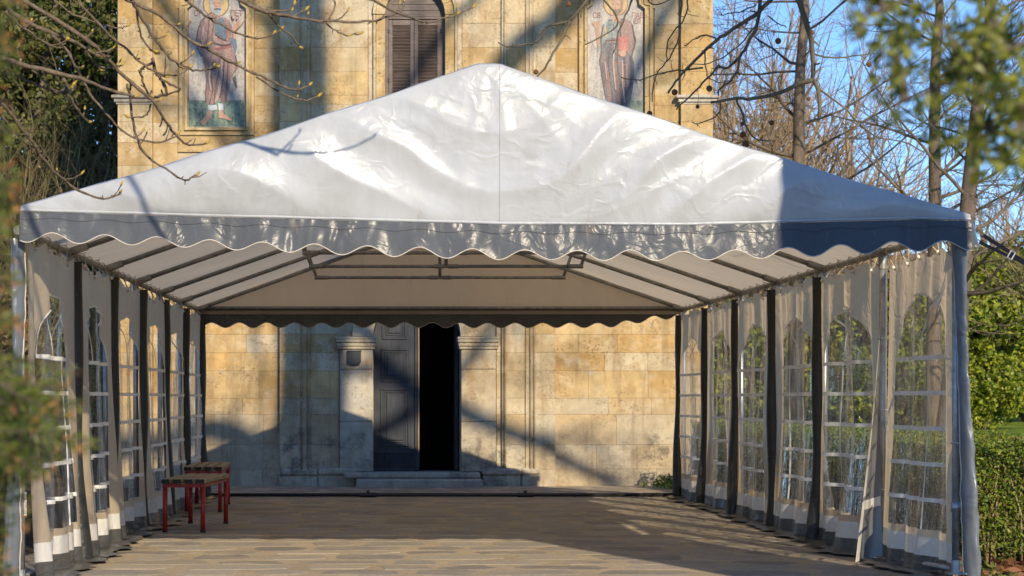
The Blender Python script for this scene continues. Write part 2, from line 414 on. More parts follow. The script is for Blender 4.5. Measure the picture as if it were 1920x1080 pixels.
def build_paving():
    mb = MB(); ys = np.linspace(11.2, YF+.4, 60); xs = np.linspace(PX0, PX1, 24)
    n = 24
    for y in ys:
        for i, x in enumerate(xs):
            e = .06*math.sin(y*3.1)+.05*math.sin(y*7.7) if i in (0, n-1) else 0
            mb.v.append((x+e, y, gz(x, y) + .001*noise.noise((x*1.3, y*1.3, 0))))
    for j in range(len(ys)-1):
        for i in range(n-1): mb.f.append((j*n+i, j*n+i+1, (j+1)*n+i+1, (j+1)*n+i))
    pav = tag(mb.build('paving', M['sand'], smooth=True), kind='structure')
    stones = []; y = 11.5
    while y < YF - .6:
        d = R.uniform(.34, .52); x = PX0 + .1 + R.uniform(-.2, .15)
        while x < PX1 - .25:
            w = R.uniform(.30, .75) if y < 25.7 else R.uniform(.35, .7)
            stones.append((x, min(x+w, PX1-.06), y, y+d)); x += w + R.uniform(.03, .10)
        y += d + R.uniform(.04, .10)
    def stone_geo(s):
        x0, x1, y0, y1 = s; jit = lambda a: R.uniform(-a, a)
        c = R.uniform(.05, .11)
        top = [(x0+c,y0),(x1-c,y0),(x1,y0+c*1.6),(x1,y1-c*1.6),(x1-c,y1),(x0+c,y1),(x0,y1-c*1.6),(x0,y0+c*1.6)]
        top = [(a+jit(.045), b+jit(.05)) for a, b in top]
        cx, cy = (x0+x1)/2, (y0+y1)/2; h = R.uniform(.0022, .0045); tx, ty = jit(.0008), jit(.0008)
        V = []; z0 = gz(cx, cy)
        for a, b in top: V.append((a, b, gz(a, b) - .006))
        for a, b in top:
            aa = cx+(a-cx)*.90; bb = cy+(b-cy)*.90
            V.append((aa, bb, gz(aa, bb)+h+tx*(aa-cx)/.3+ty*(bb-cy)/.3))
        F = [tuple(range(8, 16))] + [(i, (i+1) % 8, 8+(i+1) % 8, 8+i) for i in range(8)]
        return V, F
    def vis(s):
        cx, cy = (s[0]+s[1])/2, (s[2]+s[3])/2; px = VX+cx*FPX/cy; py = VY+CAMH*FPX/cy
        return 0 < px < 1920 and py < 1090
    order = sorted(stones, key=lambda s: (not vis(s), s[2]))
    pal = [(.29,.255,.21),(.32,.28,.225),(.26,.23,.195),(.37,.32,.25),(.29,.26,.22)]
    for s in order[:295]:
        V, F = stone_geo(s); o = mesh('paving_stone', V, F, M['paver'], pav)
        c = R.choice(pal); k = R.uniform(.85, 1.2); o.color = (c[0]*k, c[1]*k, c[2]*k, 1)
    mb = MB()
    for s in order[295:]:
        V, F = stone_geo(s); n0 = len(mb.v); mb.v += V; mb.f += [tuple(n0+i for i in f) for f in F]
    if mb.v:
        o = tag(mb.build('paving_stone_rest', M['paver'], pav), kind='stuff'); o.color = (.24,.20,.155,1)
build_paving()

# ------------------------------------------------------------------ the church
SC = FPX/YF
fx = lambda px: (px-VX)/SC
fz = lambda py: CAMH+(VY-py)/SC
church = empty('church', (fx(778), YF, -.06), 'pale yellow limestone church front with shuttered arched window and two mosaic saints', 'church')
def build_church():
    T0, BW = 8.6, .55
    dx0, dx1 = fx(700), fx(863); wx0, wx1 = fx(722), fx(834)
    xl, xr = fx(224), fx(1333)
    # backing wall with openings, side walls, back, roof slab: hollow inside
    mb = MB(); y0, y1 = YF+.03, YF+BW
    dtop = 2.85; wb, wt = 4.55, 7.2
    mb.box((xl, y0, -.3), (dx0, y1, dtop)); mb.box((dx1, y0, -.3), (xr, y1, dtop))
    mb.box((xl, y0, dtop), (xr, y1, wb)); mb.box((xl, y0, wb), (wx0, y1, T0)); mb.box((wx1, y0, wb), (xr, y1, T0)); mb.box((wx0, y0, wt), (wx1, y1, T0))
    mb.box((xl, y1, -.3), (xl+.6, 46, T0)); mb.box((xr-.6, y1, -.3), (xr, 46, T0)); mb.box((xl+.6, 45.4, -.3), (xr-.6, 46, T0))
    mb.build('backing_wall', M['mortar'], church)
    rf = MB(); rf.prism([(xl-.35, T0), (xr+.35, T0), (xr+.35, T0+.25), ((xl+xr)/2, T0+2.6), (xl-.35, T0+.25)], YF-.35, 46.3)
    rf.build('roof', M['boxmetal'], church)
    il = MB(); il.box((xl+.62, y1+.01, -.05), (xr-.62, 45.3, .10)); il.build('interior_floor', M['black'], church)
    il = MB(); il.box((xl+.61, y1+2.5, .1), (xr-.61, y1+2.6, T0-.1)); il.build('interior_dark_sheet', M['black'], church)  # added near-black sheet; with the floor it paints the unlit depth indoors
    # --- ashlar
    cz = [-.10,.18,.53,.96,1.19,1.58,1.84,2.10,2.6,3.15,3.7,4.15,4.50,4.83,5.12,5.37,5.50,5.84,6.18,6.52,6.88,7.4,8.0,T0]
    open_rects = [(fx(636), fx(930), -1, 2.98), (fx(690), fx(866), 4.30, 7.40), (fx(333), fx(477), 4.70, 7.55), (fx(1083), fx(1227), 4.70, 7.55)]
    zones = [(fx(222), fx(287), .09), (fx(287), fx(525), 0.0), (fx(525), fx(583), .13), (fx(583), fx(984), .10), (fx(984), fx(1040), .13), (fx(1040), fx(1275), 0.0), (fx(1275), fx(1335), .09)]
    och = [(.50,.34,.15),(.52,.36,.165),(.48,.315,.13),(.53,.385,.19),(.50,.355,.175)]
    pale = [(.55,.445,.285),(.56,.465,.32),(.53,.42,.255)]
    rr = random.Random(21)
    for (za, zb) in zip(cz[:-1], cz[1:]):
        for zi, (xa, xb, proud) in enumerate(zones):
            spans = [(xa, xb)]
            for (ox0, ox1, oz0, oz1) in open_rects:
                if zb <= oz0+.02 or za >= oz1-.02: continue
                ns = []
                for a, b in spans:
                    if b <= ox0 or a >= ox1: ns.append((a, b)); continue
                    if a < ox0-.03: ns.append((a, ox0))
                    if b > ox1+.03: ns.append((ox1, b))
                spans = ns
            if zi in (0, 6) and 5.36 < za < 5.45: continue
            hidden = 2.1 <= za < 3.6 or za > 6.85
            for a, b in spans:
                cuts = [a]; 
                while True:
                    w = rr.uniform(.32, .95) if not hidden else rr.uniform(.9, 1.4)
                    if zi == 3: w *= 1.15
                    if cuts[-1]+w > b-.2: break
                    cuts.append(cuts[-1]+w)
                cuts.append(b)
                for c0, c1 in zip(cuts[:-1], cuts[1:]):
                    g = .0009; pr = proud + rr.uniform(0, .004); V = []
                    # two different top heights give slightly uneven courses
                    x0, x1, zz0, zz1 = c0+g, c1-g, za+g, zb-g
                    b2 = MB().box((x0, YF-pr, zz0), (x1, YF+.05, zz1), .0028)
                    o = b2.build('stone_block', M['stone'], church)
                    pp = .10 if zi in (0, 1, 5, 6) else .75
                    if zi in (2, 4): pp = .6
                    if za < .9: pp = .6
                    c = rr.choice(pale) if rr.random() < pp else rr.choice(och)
                    k = rr.uniform(.88, 1.1); o.color = (c[0]*k, c[1]*k, c[2]*k, 1)
    def stone_part(name, mb, col=(.50,.42,.29), par=church, smooth=False):
        o = mb.build(name, M['stone'], par, smooth); o.color = (*col, 1); return o
    # capital mouldings of the corner pilasters
    for xa, xb in ((222, 287), (1275, 1335)):
        mb = MB()
        for k, (z0, z1, e) in enumerate(((5.37, 5.40, .015), (5.40, 5.455, .04), (5.455, 5.50, .075))):
            mb.box((fx(xa)-e-.01*(xa < 700), YF-.09-e, z0+.001), (fx(xb)+e*.3+(.01+e*.7)*(xa > 700), YF+.05, z1-.001), .006)
        stone_part('pilaster_capital', mb, (.46,.42,.36))
    # moulded strips of the central bay
    for px in (566, 578, 946, 941, 1000, 993):
        mb = MB(); mb.tube([(fx(px), YF-.135, .16), (fx(px), YF-.135, 8.4)], .017, 8); stone_part('moulding_strip', mb, (.48,.40,.27), smooth=True)
    # plinth and door jambs
    for a, b, zt, pr in ((598, 667, .20, .150), (903, 975, .20, .150), (977, 1012, .20, .145), (527, 596, .19, .142)):
        mb = MB().box((fx(a), YF-pr, -.10), (fx(b)-.004, YF-.03, zt-.11), .015); stone_part('plinth_block', mb, (.47,.41,.31))
        mb = MB().box((fx(a)-.005, YF-pr-.02, zt-.106), (fx(b), YF-.03, zt), .03); stone_part('plinth_moulding', mb, (.47,.41,.31))
    for a, b in ((637, 699), (864, 929)):
        zs = [.145, .86, 1.60, 1.885]
        for z0, z1 in zip(zs[:-1], zs[1:]):
            mb = MB().box((fx(a), YF-.15, z0+.002), (fx(b), YF+.30, z1-.002), .008); stone_part('jamb_stone', mb, (.49,.40,.27) if a > 700 else (.46,.42,.35))
        mb = MB()
        inner = 1 if a < 700 else -1
        for z0, z1, e in ((1.888, 1.93, .015), (1.93, 1.985, .035), (1.985, 2.03, .06), (2.03, 2.062, .07)):
            mb.box((fx(a)-(.02+e*.5), YF-.16-e, z0), (fx(b)+(.02+e*.5), YF+.28, z1-.001), .005)
        stone_part('impost', mb, (.52,.44,.31))
    # door arch of voussoirs, with the spandrel above
    def arch(xc, zs, r0, r1, n, ya, yb, name, col):
        for k in range(n):
            a0, a1 = math.pi*k/n+.006, math.pi*(k+1)/n-.006; poly = []
            for q in range(5): a = a0+(a1-a0)*q/4; poly.append((xc+r1*math.cos(a), zs+r1*math.sin(a)))
            for q in range(5): a = a1+(a0-a1)*q/4; poly.append((xc+r0*math.cos(a), zs+r0*math.sin(a)))
            mb = MB().prism(poly, ya - R.uniform(0, .01), yb); stone_part(name, mb, col)
    def spandrel(xc, hw, zs, r, zt, ya, yb, col):
        for sgn in (-1, 1):
            poly = [(xc+sgn*hw, zs), (xc+sgn*hw, zt), (xc, zt), (xc, zs+r)]
            for q in range(1, 13): a = math.pi/2*(1-q/12); poly.append((xc+sgn*r*math.cos(a), zs+r*math.sin(a)))
            if sgn > 0: poly.reverse()
            mb = MB().prism(poly, ya, yb); stone_part('spandrel', mb, col)
    dc = (dx0+dx1)/2; dr = (dx1-dx0)/2
    arch(dc, 2.064, dr, dr+.30, 9, YF-.17, YF+.28, 'arch_stone', (.52,.43,.30))
    spandrel(dc, (fx(930)-fx(636))/2-.003, 2.066, dr+.305, 2.975, YF-.10, YF+.03, (.49,.40,.27))
    wc = (wx0+wx1)/2; wr = (wx1-wx0)/2; WS = fz(30)
    arch(wc, WS, wr, wr+.13, 9, YF-.14, YF+.25, 'arch_stone', (.50,.37,.19))
    arch(wc, WS, wr+.134, wr+.175, 7, YF-.17, YF+.02, 'arch_moulding', (.52,.43,.28))
    spandrel(wc, (fx(866)-fx(690))/2-.003, WS, wr+.18, 7.39, YF-.10, YF+.03, (.52,.46,.35))
    for sg in (-1, 1):
        a, b = sorted((wc+sg*wr, wc+sg*(wr+.13)))
        mb = MB().box((a, YF-.13, 4.5), (b, YF+.25, WS-.002), .006); stone_part('window_jamb', mb, (.50,.36,.17))
        a, b = sorted((wc+sg*(wr+.133), wc+sg*(wr+.173)))
        mb = MB().box((a, YF-.16, 4.5), (b, YF+.02, WS-.002), .012); stone_part('jamb_moulding', mb, (.52,.43,.28))
        a, b = sorted((wc+sg*(wr+.176), wc+sg*((fx(866)-fx(690))/2-.003)))
        mb = MB().box((a, YF-.112, 4.31), (b, YF+.02, WS-.002), .006); stone_part('window_side_stone', mb, (.53,.45,.33))
    mb = MB().box((wc-.66, YF-.22, 4.36), (wc+.66, YF+.2, 4.495), .02); stone_part('window_sill', mb)
    # steps
    mb = MB().box((fx(668), YF-.62, -.12), (fx(901), YF-.02, .055), .02); stone_part('step', mb, (.36,.34,.31))
    mb = MB().box((fx(645), YF-.36, .058), (fx(898), YF+.5, .143), .02); stone_part('door_sill', mb, (.38,.36,.32))
    # door leaf
    yd = YF+.22; zt = 2.06+dr
    def arc_pts(x0, x1, z0, r_off=0.0, n=10):
        pts = [(x0, z0), (x1, z0)]; r = dr - r_off
        for q in range(n+1):
            x = x1 + (x0-x1)*q/n; dd = max(0.0, r*r-(x-dc)**2); pts.append((x, 2.06+math.sqrt(dd)))
        return pts
    leaf = MB().prism(arc_pts(dx0+.002, fx(787), .145), yd, yd+.06).build('door', M['doorwood'], church)
    def frame_rect(mb, x0, x1, z0, z1, w, ya, yb):
        mb.box((x0, ya, z0), (x1, yb, z0+w), .006); mb.box((x0, ya, z1-w), (x1, yb, z1), .006)
        mb.box((x0, ya, z0+w), (x0+w, yb, z1-w), .006); mb.box((x1-w, ya, z0+w), (x1, yb, z1-w), .006)
    for (a, b, c, d) in ((713, 769, 838, 727), (714, 766, 716, 652), (716, 764, 636, 560)):
        mb = MB(); frame_rect(mb, fx(a), fx(b), fz(c), fz(d), .035, yd-.018, yd-.001)
        frame_rect(mb, fx(a)+.055, fx(b)-.055, fz(c)+.055, fz(d)-.055, .015, yd-.010, yd-.001)
        mb.box((fx(a)+.09, yd-.016, fz(c)+.09), (fx(b)-.09, yd-.001, fz(d)-.09), .012)
        mb.build('door_panel', M['doorwood'], leaf)
    mb = MB()
    mb.box((dx0+.01, yd-.03, .15), (fx(786), yd-.002, .19), .006); mb.box((dx0+.01, yd-.026, fz(851)), (fx(786), yd-.002, fz(848)), .004)
    for k in range(22):
        x = dx0+.02+k*.0275; mb.box((x, yd-.018, .195), (x+.018, yd-.002, fz(852)), .004)
    mb.build('kick_plate', M['doorwood'], leaf)
    mb = MB().box((fx(778), yd-.03, fz(849)), (fx(783.5), yd-.002, 2.5), .006); mb.build('meeting_moulding', M['doorwood'], leaf)
    mb = MB().box((fx(784), yd-.022, fz(850)), (fx(787), yd-.002, 2.5), .004); mb.build('worn_edge', M['dooredge'], leaf)
    lf2 = MB().box((dx1-.07, YF+.32, .15), (dx1-.01, YF+.95, 2.4), .01).build('door', M['doorwood'], church); lf2['label'] = 'dark leaf standing open inwards'
    # shuttered window
    ys = YF+.03
    win = MB()
    win.box((wx0, ys-.02, 4.5), (wx0+.05, ys+.06, WS)); win.box((wx1-.05, ys-.02, 4.5), (wx1, ys+.06, WS)); win.box((wx0+.05, ys-.03, WS-.045), (wx1-.05, ys+.06, WS-.005), .004)
    window = win.build('window', M['shutter'], church)
    slat_src = None
    for (a, b) in ((wx0+.052, wc-.012), (wc-.008, wx1-.052)):
        mb = MB(); mb.box((a, ys-.01, 4.5), (a+.055, ys+.04, WS-.05), .004); mb.box((b-.055, ys-.01, 4.5), (b, ys+.04, WS-.05), .004)
        mb.box((a+.055, ys-.008, WS-.13), (b-.055, ys+.04, WS-.05), .004); mb.box((a+.055, ys-.008, 4.5), (b-.055, ys+.04, 4.6), .004)
        mb.box((a+.055, ys+.045, 4.55), (b-.055, ys+.05, WS-.06))
        sh = mb.build('shutter', M['shutter'], window)
        z = 4.63; w = b-a-.112
        while z < WS-.15:
            if slat_src is None:
                sm = MB().box((-.5, -.026, -.006), (.5, .026, .006))
                slat_src = sm.build('slat', M['shutter']); slat_src.parent = sh; o = slat_src
            else: o = share(slat_src, 'slat', sh)
            o.location = Vector(((a+b)/2, ys+.012, z)) - root_loc(church); o.rotation_euler = (math.radians(-48 + R.uniform(-4, 4)), math.radians(R.uniform(-.8, .8)), 0) 
            o.scale = (w, 1, 1); z += .0475
        mb = MB()
        for z in (4.9, 5.7, 6.4): mb.box((a-.012 if a < wc-.2 else b-.012, ys-.03, z), (a+.012 if a < wc-.2 else b+.012, ys-.012, z+.06), .003)
        mb.build('hinge', M['boxmetal'], sh)
    tym = []
    for k in range(5):
        z0 = WS+.002+k*.085; z1 = z0+.078; 
        if z1 > WS+wr-.02: break
        h0 = math.sqrt(max(0, (wr-.05)**2-(z0-WS)**2)); h1 = math.sqrt(max(0, (wr-.05)**2-(z1-WS)**2))
        MB().prism([(wc-h0, z0), (wc+h0, z0), (wc+h1, z1), (wc-h1, z1)], ys-.004-.004*(k % 2), ys+.03).build('tympanum_board', M['shutter'], window)
    poly = []
    for q in range(17): a = math.pi*q/16; poly.append((wc+wr*math.cos(a), WS+wr*math.sin(a)))
    for q in range(17): a = math.pi*(1-q/16); poly.append((wc+(wr-.055)*math.cos(a), WS+(wr-.055)*math.sin(a)))
    MB().prism(poly, ys-.02, ys+.06).build('arched_frame', M['shutter'], window)
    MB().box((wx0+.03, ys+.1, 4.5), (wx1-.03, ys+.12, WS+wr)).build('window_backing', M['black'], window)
    return stone_part, arch
stone_part, church_arch = build_church()

# mosaics: flat inlaid figures, drawn as thin slabs on a tessera ground
def build_mosaic(px0, px1, which):
    yb = YF+.035
    x0, x1 = fx(px0), fx(px1); zb = fz(238); zs = fz(18); xc = (x0+x1)/2; hw = (x1-x0)/2; r = hw*.80
    def outline(e):
        pts = [(x0-e, zb-e), (x1+e, zb-e), (x1+e, zs+e*.6)]
        pts += [(xc+(r+e)*math.cos(math.pi*q/14), zs+.07+(r+e)*1.05*math.sin(math.pi*q/14)) for q in range(15)]
        return pts + [(x0-e, zs+e*.6)]
    V = {}
    pm = MB().prism(outline(0), yb-.012, yb+.02).build('mosaic_panel', M['mos_ground'], church)
    pm['label'] = ('mosaic of a bearded robed saint with golden halo, by the left corner' if which == 0 else 'mosaic of a robed saint holding a red book, by the right corner')
    # stone frame: stepped rings around the outline
    def ring(e0, e1, ya, name, col):
        a, b = outline(e0), outline(e1); n = len(a); mb = MB()
        for (p, q) in ((a, b),):
            for i in range(n):
                j = (i+1) % n; k = len(mb.v)
                mb.v += [(p[i][0], ya, p[i][1]), (p[j][0], ya, p[j][1]), (q[j][0], ya, q[j][1]), (q[i][0], ya, q[i][1]),
                         (p[i][0], yb+.02, p[i][1]), (p[j][0], yb+.02, p[j][1]), (q[j][0], yb+.02, q[j][1]), (q[i][0], yb+.02, q[i][1])]
                mb.f += [(k, k+1, k+2, k+3), (k, k+4, k+5, k+1), (k+3, k+2, k+6, k+7)]
        return stone_part(name, mb, col)
    ring(.012, .05, YF-.05, 'frame_moulding', (.50,.38,.20)); ring(.051, .085, YF-.012, 'frame_moulding', (.47,.34,.17)); ring(.086, .12, YF-.035, 'frame_moulding', (.50,.37,.19))
    mb = MB()
    for a, b, c, d in ((x0-.128, x0-.121, zb-.25, 7.55), (x1+.121, x1+.128, zb-.25, 7.55)): mb.box((a, YF-.03, c), (b, YF+.04, d))
    z_low = 4.70
    mb.box((fx(333 if which == 0 else 1083)+.002, YF-.006, z_low+.002), (fx(477 if which == 0 else 1227)-.002, YF+.05, zb-.122), .006)
    for sg in (-1, 1):     # plain field each side of the arched head
        xe = xc+sg*(hw+.17); poly = [(xe, zs+.02), (xe, 7.54), (xc, 7.54)] + [(xc+sg*(r+.122)*math.cos(math.pi/2*(1-q/8)), zs+.07+(r+.122)*1.05*math.sin(math.pi/2*(1-q/8))) for q in range(9)] + [(xc+sg*(hw+.1), zs+.02)]
        if sg > 0: poly.reverse()
        mb.prism(poly, YF-.002, YF+.05)
    stone_part('niche_stone', mb, (.49,.35,.17))
    # zoomed tracing frame: 748 x 1080 covering 180 x 260 photo pixels
    ox = 320 if which == 0 else 1080
    def zz(pts): return [(fx(ox+a/4.155), fz(b/4.155)) for a, b in pts]
    lay = [0]
    def shape(name, pts, mat):
        lay[0] += 1; y = yb-.013-.0006*lay[0]
        p = zz(pts); me = MB(); n = len(p); me.v = [(a, y, b) for a, b in p]; me.f = [tuple(range(n))]
        me.v += [(a, y+.001, b) for a, b in p]
        me.f += [(i, i+n, (i+1) % n+n, (i+1) % n) for i in range(n)]
        o = me.build(name, M[mat], pm)
        bm = bmesh.new(); bm.from_mesh(o.data); bmesh.ops.triangulate(bm, faces=bm.faces); bmesh.ops.recalc_face_normals(bm, faces=bm.faces); bm.to_mesh(o.data); bm.free()
        return o
    ell = lambda cx, cy, a, b, n=24: [(cx+a*math.cos(2*math.pi*k/n), cy+b*math.sin(2*math.pi*k/n)) for k in range(n)]
    if which == 0:
        shape('ground_strip', [(137,780),(577,780),(577,984),(137,984)], 'mos_green')
        shape('halo_rim', ell(352, 30, 104, 104), 'mos_dark'); shape('halo', ell(352, 30, 96, 96), 'mos_gold')
        shape('tunic', [(345,140),(420,130),(470,230),(505,285),(518,360),(505,420),(440,440),(330,330),(335,200)], 'mos_blue')
        shape('robe', [(322,92),(270,125),(232,165),(212,230),(196,310),(206,380),(238,438),(262,452),(272,560),(280,640),(268,720),(272,795),(300,822),(335,815),(380,770),(410,806),(432,790),(452,700),(468,620),(500,560),(527,530),(505,430),(478,350),(440,315),(345,260),(345,150)], 'mos_robe')
        shape('robe_shade', [(212,300),(235,380),(245,436),(265,440),(300,400),(330,320),(318,260),(255,330)], 'mos_robe_dark')
        shape('robe_fold', [(330,380),(470,345),(478,365),(395,390),(330,385)], 'mos_red')
        shape('robe_fold', [(275,560),(330,600),(300,700),(292,800),(276,790),(270,720)], 'mos_robe_dark')
        shape('robe_fold', [(395,560),(420,545),(395,680),(372,765),(335,812),(360,720)], 'mos_robe_lite')
        shape('robe_fold', [(478,610),(505,580),(518,680),(508,690),(490,640)], 'mos_dark')
        shape('robe_fold', [(400,125),(440,140),(478,200),(482,290),(458,330),(438,310),(432,210)], 'mos_robe')
        shape('robe_fold', [(428,200),(440,196),(446,290),(434,300)], 'mos_red')
        shape('neck', [(330,100),(380,95),(385,140),(352,160),(322,115)], 'mos_skin_dark')
        shape('hair', [(300,20),(298,-20),(330,-45),(380,-45),(406,-5),(402,40),(385,110),(350,108),(318,88)], 'mos_grey')
        shape('face', [(325,0),(345,-12),(385,-8),(397,20),(394,55),(370,66),(345,60),(330,40)], 'mos_skin')
        shape('beard', [(336,62),(365,58),(398,62),(394,100),(372,120),(345,112)], 'mos_grey')
        shape('hand', [(482,225),(498,185),(520,170),(545,160),(546,180),(525,215),(512,235),(506,300),(490,305)], 'mos_skin')
        shape('hand', [(250,440),(300,445),(300,490),(252,492)], 'mos_skin_dark')
        shape('trouser_hem', [(290,818),(355,815),(360,850),(320,862),(292,855)], 'mos_white'); shape('trouser_hem', [(370,805),(410,806),(412,855),(375,858)], 'mos_white')
        shape('foot', [(292,860),(320,862),(318,905),(290,945),(262,972),(238,966),(240,935),(270,905)], 'mos_skin'); shape('foot', [(374,858),(408,858),(412,885),(450,910),(480,932),(470,942),(420,925),(372,918)], 'mos_skin')
        texts = (('СВ', 178, 122, 60), ('ПЕТ', 462, 122, 60), ('ЪР', 464, 168, 56))
    else:
        shape('ground_strip', [(88,782),(527,782),(527,1000),(88,1000)], 'mos_green')
        shape('halo_rim', ell(310, 20, 100, 108), 'mos_red'); shape('halo', ell(310, 20, 92, 100), 'mos_gold')
        shape('robe', [(260,150),(380,140),(430,170),(452,230),(470,330),(440,440),(455,480),(452,620),(440,720),(420,780),(420,850),(375,850),(330,800),(285,800),(262,820),(235,770),(205,600),(186,470),(200,400),(195,300),(215,190)], 'mos_navy')
        shape('tunic', [(240,165),(330,150),(350,190),(320,290),(240,300),(190,380),(165,410),(160,380),(190,290),(215,200)], 'mos_teal')
        shape('robe_fold', [(345,160),(400,150),(440,190),(468,330),(430,440),(395,400),(405,290),(345,280),(330,330),(240,330),(235,310),(320,295)], 'mos_robe')
        shape('robe_fold', [(300,480),(345,470),(335,640),(360,830),(325,790),(300,640)], 'mos_robe_dark')
        shape('robe_fold', [(205,440),(235,430),(262,600),(285,790),(262,800),(225,640)], 'mos_robe_dark')
        shape('robe_fold', [(360,500),(400,490),(415,660),(400,700),(360,650)], 'mos_robe')
        shape('stripe', [(222,205),(240,215),(238,290),(226,295)], 'mos_gold')
        shape('neck', [(288,120),(345,110),(350,160),(310,175),(282,150)], 'mos_skin')
        shape('hair', [(282,10),(290,-30),(340,-35),(368,10),(360,80),(350,100)], 'mos_skin_dark')
        shape('face', [(278,5),(300,-18),(345,-10),(350,40),(345,80),(322,96),(295,80),(280,45)], 'mos_skin')
        shape('beard', [(286,72),(345,70),(338,112),(312,132),(292,112)], 'mos_brown')
        shape('hand', [(150,200),(165,160),(185,165),(188,240),(186,360),(168,370),(160,300)], 'mos_skin'); shape('hand', [(128,180),(140,160),(168,200),(160,225)], 'mos_skin')
        shape('book', [(325,285),(408,280),(408,350),(395,395),(328,390)], 'mos_book')
        shape('hand', [(335,395),(390,390),(392,420),(375,442),(345,436),(328,415)], 'mos_skin')
        texts = (('СВ', 130, 138, 56), ('ПАВ', 432, 138, 56), ('ЕЛ', 448, 182, 52))
    def line(pts, w, mat):
        L = []; Rr = []
        for i, (a, b) in enumerate(pts):
            a2, b2 = pts[min(i+1, len(pts)-1)]; a1, b1 = pts[max(i-1, 0)]; du, dv = a2-a1, b2-b1; l = math.hypot(du, dv) or 1
            L.append((a-dv/l*w, b+du/l*w)); Rr.append((a+dv/l*w, b-du/l*w))
        shape('drawn_line', L+Rr[::-1], mat)
    if which == 0:
        for pts in ([(320,95),(270,128),(234,168),(212,240),(198,310),(208,380),(240,436)], [(345,150),(330,230),(320,330),(300,400)], [(300,140),(292,240),(285,340)], [(262,452),(274,560),(282,640),(270,720),(274,795)], [(330,470),(318,600),(330,700),(300,815)], [(380,450),(372,560),(350,680),(338,810)], [(420,450),(410,600),(385,760)], [(450,460),(440,600),(428,790)], [(505,430),(520,500),(500,560)], [(345,262),(400,300),(440,316)], [(330,330),(400,350),(470,340)]):
            line(pts, 4.5, 'mos_dark')
        for pts in ([(310,480),(300,600),(312,700)], [(400,460),(392,590),(368,720)], [(260,200),(240,290),(250,350)]): line(pts, 5, 'mos_robe_lite')
        for a in (338, 372): shape('eye', ell(a, 22, 6, 4, 8), 'mos_dark')
        line([(356,24),(352,44),(362,48)], 2.5, 'mos_skin_dark'); line([(340,70),(366,66),(392,72)], 3, 'mos_dark')
    else:
        for pts in ([(215,190),(196,300),(200,400),(186,470),(206,600),(236,770)], [(270,330),(255,480),(270,620),(290,790)], [(330,330),(325,480),(345,640),(360,830)], [(380,440),(385,600),(400,840)], [(430,440),(440,560),(425,780)], [(345,160),(350,280)], [(440,190),(466,320),(432,438)], [(240,315),(320,305)], [(325,285),(325,390)]): line(pts, 4.5, 'mos_dark')
        for pts in ([(300,350),(290,500),(310,700)], [(360,470),(362,640),(380,800)], [(225,480),(240,620)]): line(pts, 5, 'mos_robe_lite')
        for a in (292, 326): shape('eye', ell(a, 28, 6, 4, 8), 'mos_dark')
    mb = MB()
    for a in (zz([(137 if which == 0 else 88, 0)])[0][0], zz([(577 if which == 0 else 527, 0)])[0][0]-.008): mb.box((a, yb-.016, fz(188)), (a+.008, yb-.012, zs))
    mb.build('border_line', M['mos_red'], pm)
    for s, a, b, size in texts:
        cu = bpy.data.curves.new('lettering', 'FONT'); cu.body = s; cu.size = size/4.155/SC*1.05; cu.extrude = .001; cu.space_character = .95; cu.offset = .0008
        to = bpy.data.objects.new('tmp', cu); COL.objects.link(to)
        me = bpy.data.meshes.new_from_object(to.evaluated_get(bpy.context.evaluated_depsgraph_get()))
        bpy.data.objects.remove(to)
        me.materials.clear(); me.materials.append(M['mos_red'])
        o = bpy.data.objects.new('lettering', me); COL.objects.link(o); o.parent = pm
        (X, Z), = zz([(a, b)]); o.location = Vector((X, yb-.016, Z)) - root_loc(church); o.rotation_euler = (math.radians(90), 0, 0); o.scale = (.82, 1, 1)
for k, a, b, s in (('ground', (.30,.26,.22), (.58,.53,.47), 42), ('green', (.015,.045,.035), (.24,.34,.22), 30), ('dark', (.05,.03,.03), (.12,.08,.07), 75), ('gold', (.42,.26,.07), (.66,.46,.18), 75),
                ('blue', (.02,.05,.10), (.09,.17,.24), 75), ('robe', (.15,.065,.055), (.46,.27,.22), 75), ('robe_dark', (.10,.045,.045), (.30,.16,.14), 75), ('robe_lite', (.45,.28,.24), (.60,.44,.37), 75),
                ('red', (.17,.025,.03), (.30,.06,.06), 75), ('skin_dark', (.18,.08,.05), (.36,.19,.12), 80), ('skin', (.38,.17,.09), (.60,.34,.21), 80), ('grey', (.16,.19,.22), (.48,.50,.52), 80),
                ('white', (.45,.50,.55), (.70,.72,.74), 75), ('navy', (.035,.035,.06), (.17,.14,.17), 70), ('teal', (.06,.12,.14), (.40,.42,.38), 65), ('book', (.35,.03,.03), (.62,.20,.15), 60), ('brown', (.08,.05,.04), (.22,.14,.10), 80)):
    M['mos_'+k] = mat_mosaic('mosaic_'+k, a, b, s)
build_mosaic(353, 460, 0); build_mosaic(1102, 1207, 1)

# dark metal box hung beside the door
def build_wall_box():
    c = Vector((fx(664.5), YF-.152, fz(684)))
    b = empty('wall_box', c, 'small dark metal pocket fixed to the stone jamb left of the door', 'box')
    poly = []
    for q in range(9): a = math.pi+math.pi*q/8; poly.append((c.x+.095*math.cos(a)*1.0, c.z+.035+.035*math.sin(a)))
    poly += [(c.x+.098, c.z+.19), (c.x-.098, c.z+.19)]
    MB().prism(poly, c.y-.07, c.y).build('pocket', M['boxmetal'], b)
    MB().box((c.x-.102, c.y-.078, c.z+.183), (c.x+.102, c.y, c.z+.20), .004).build('rim', M['boxmetal'], b)
build_wall_box()

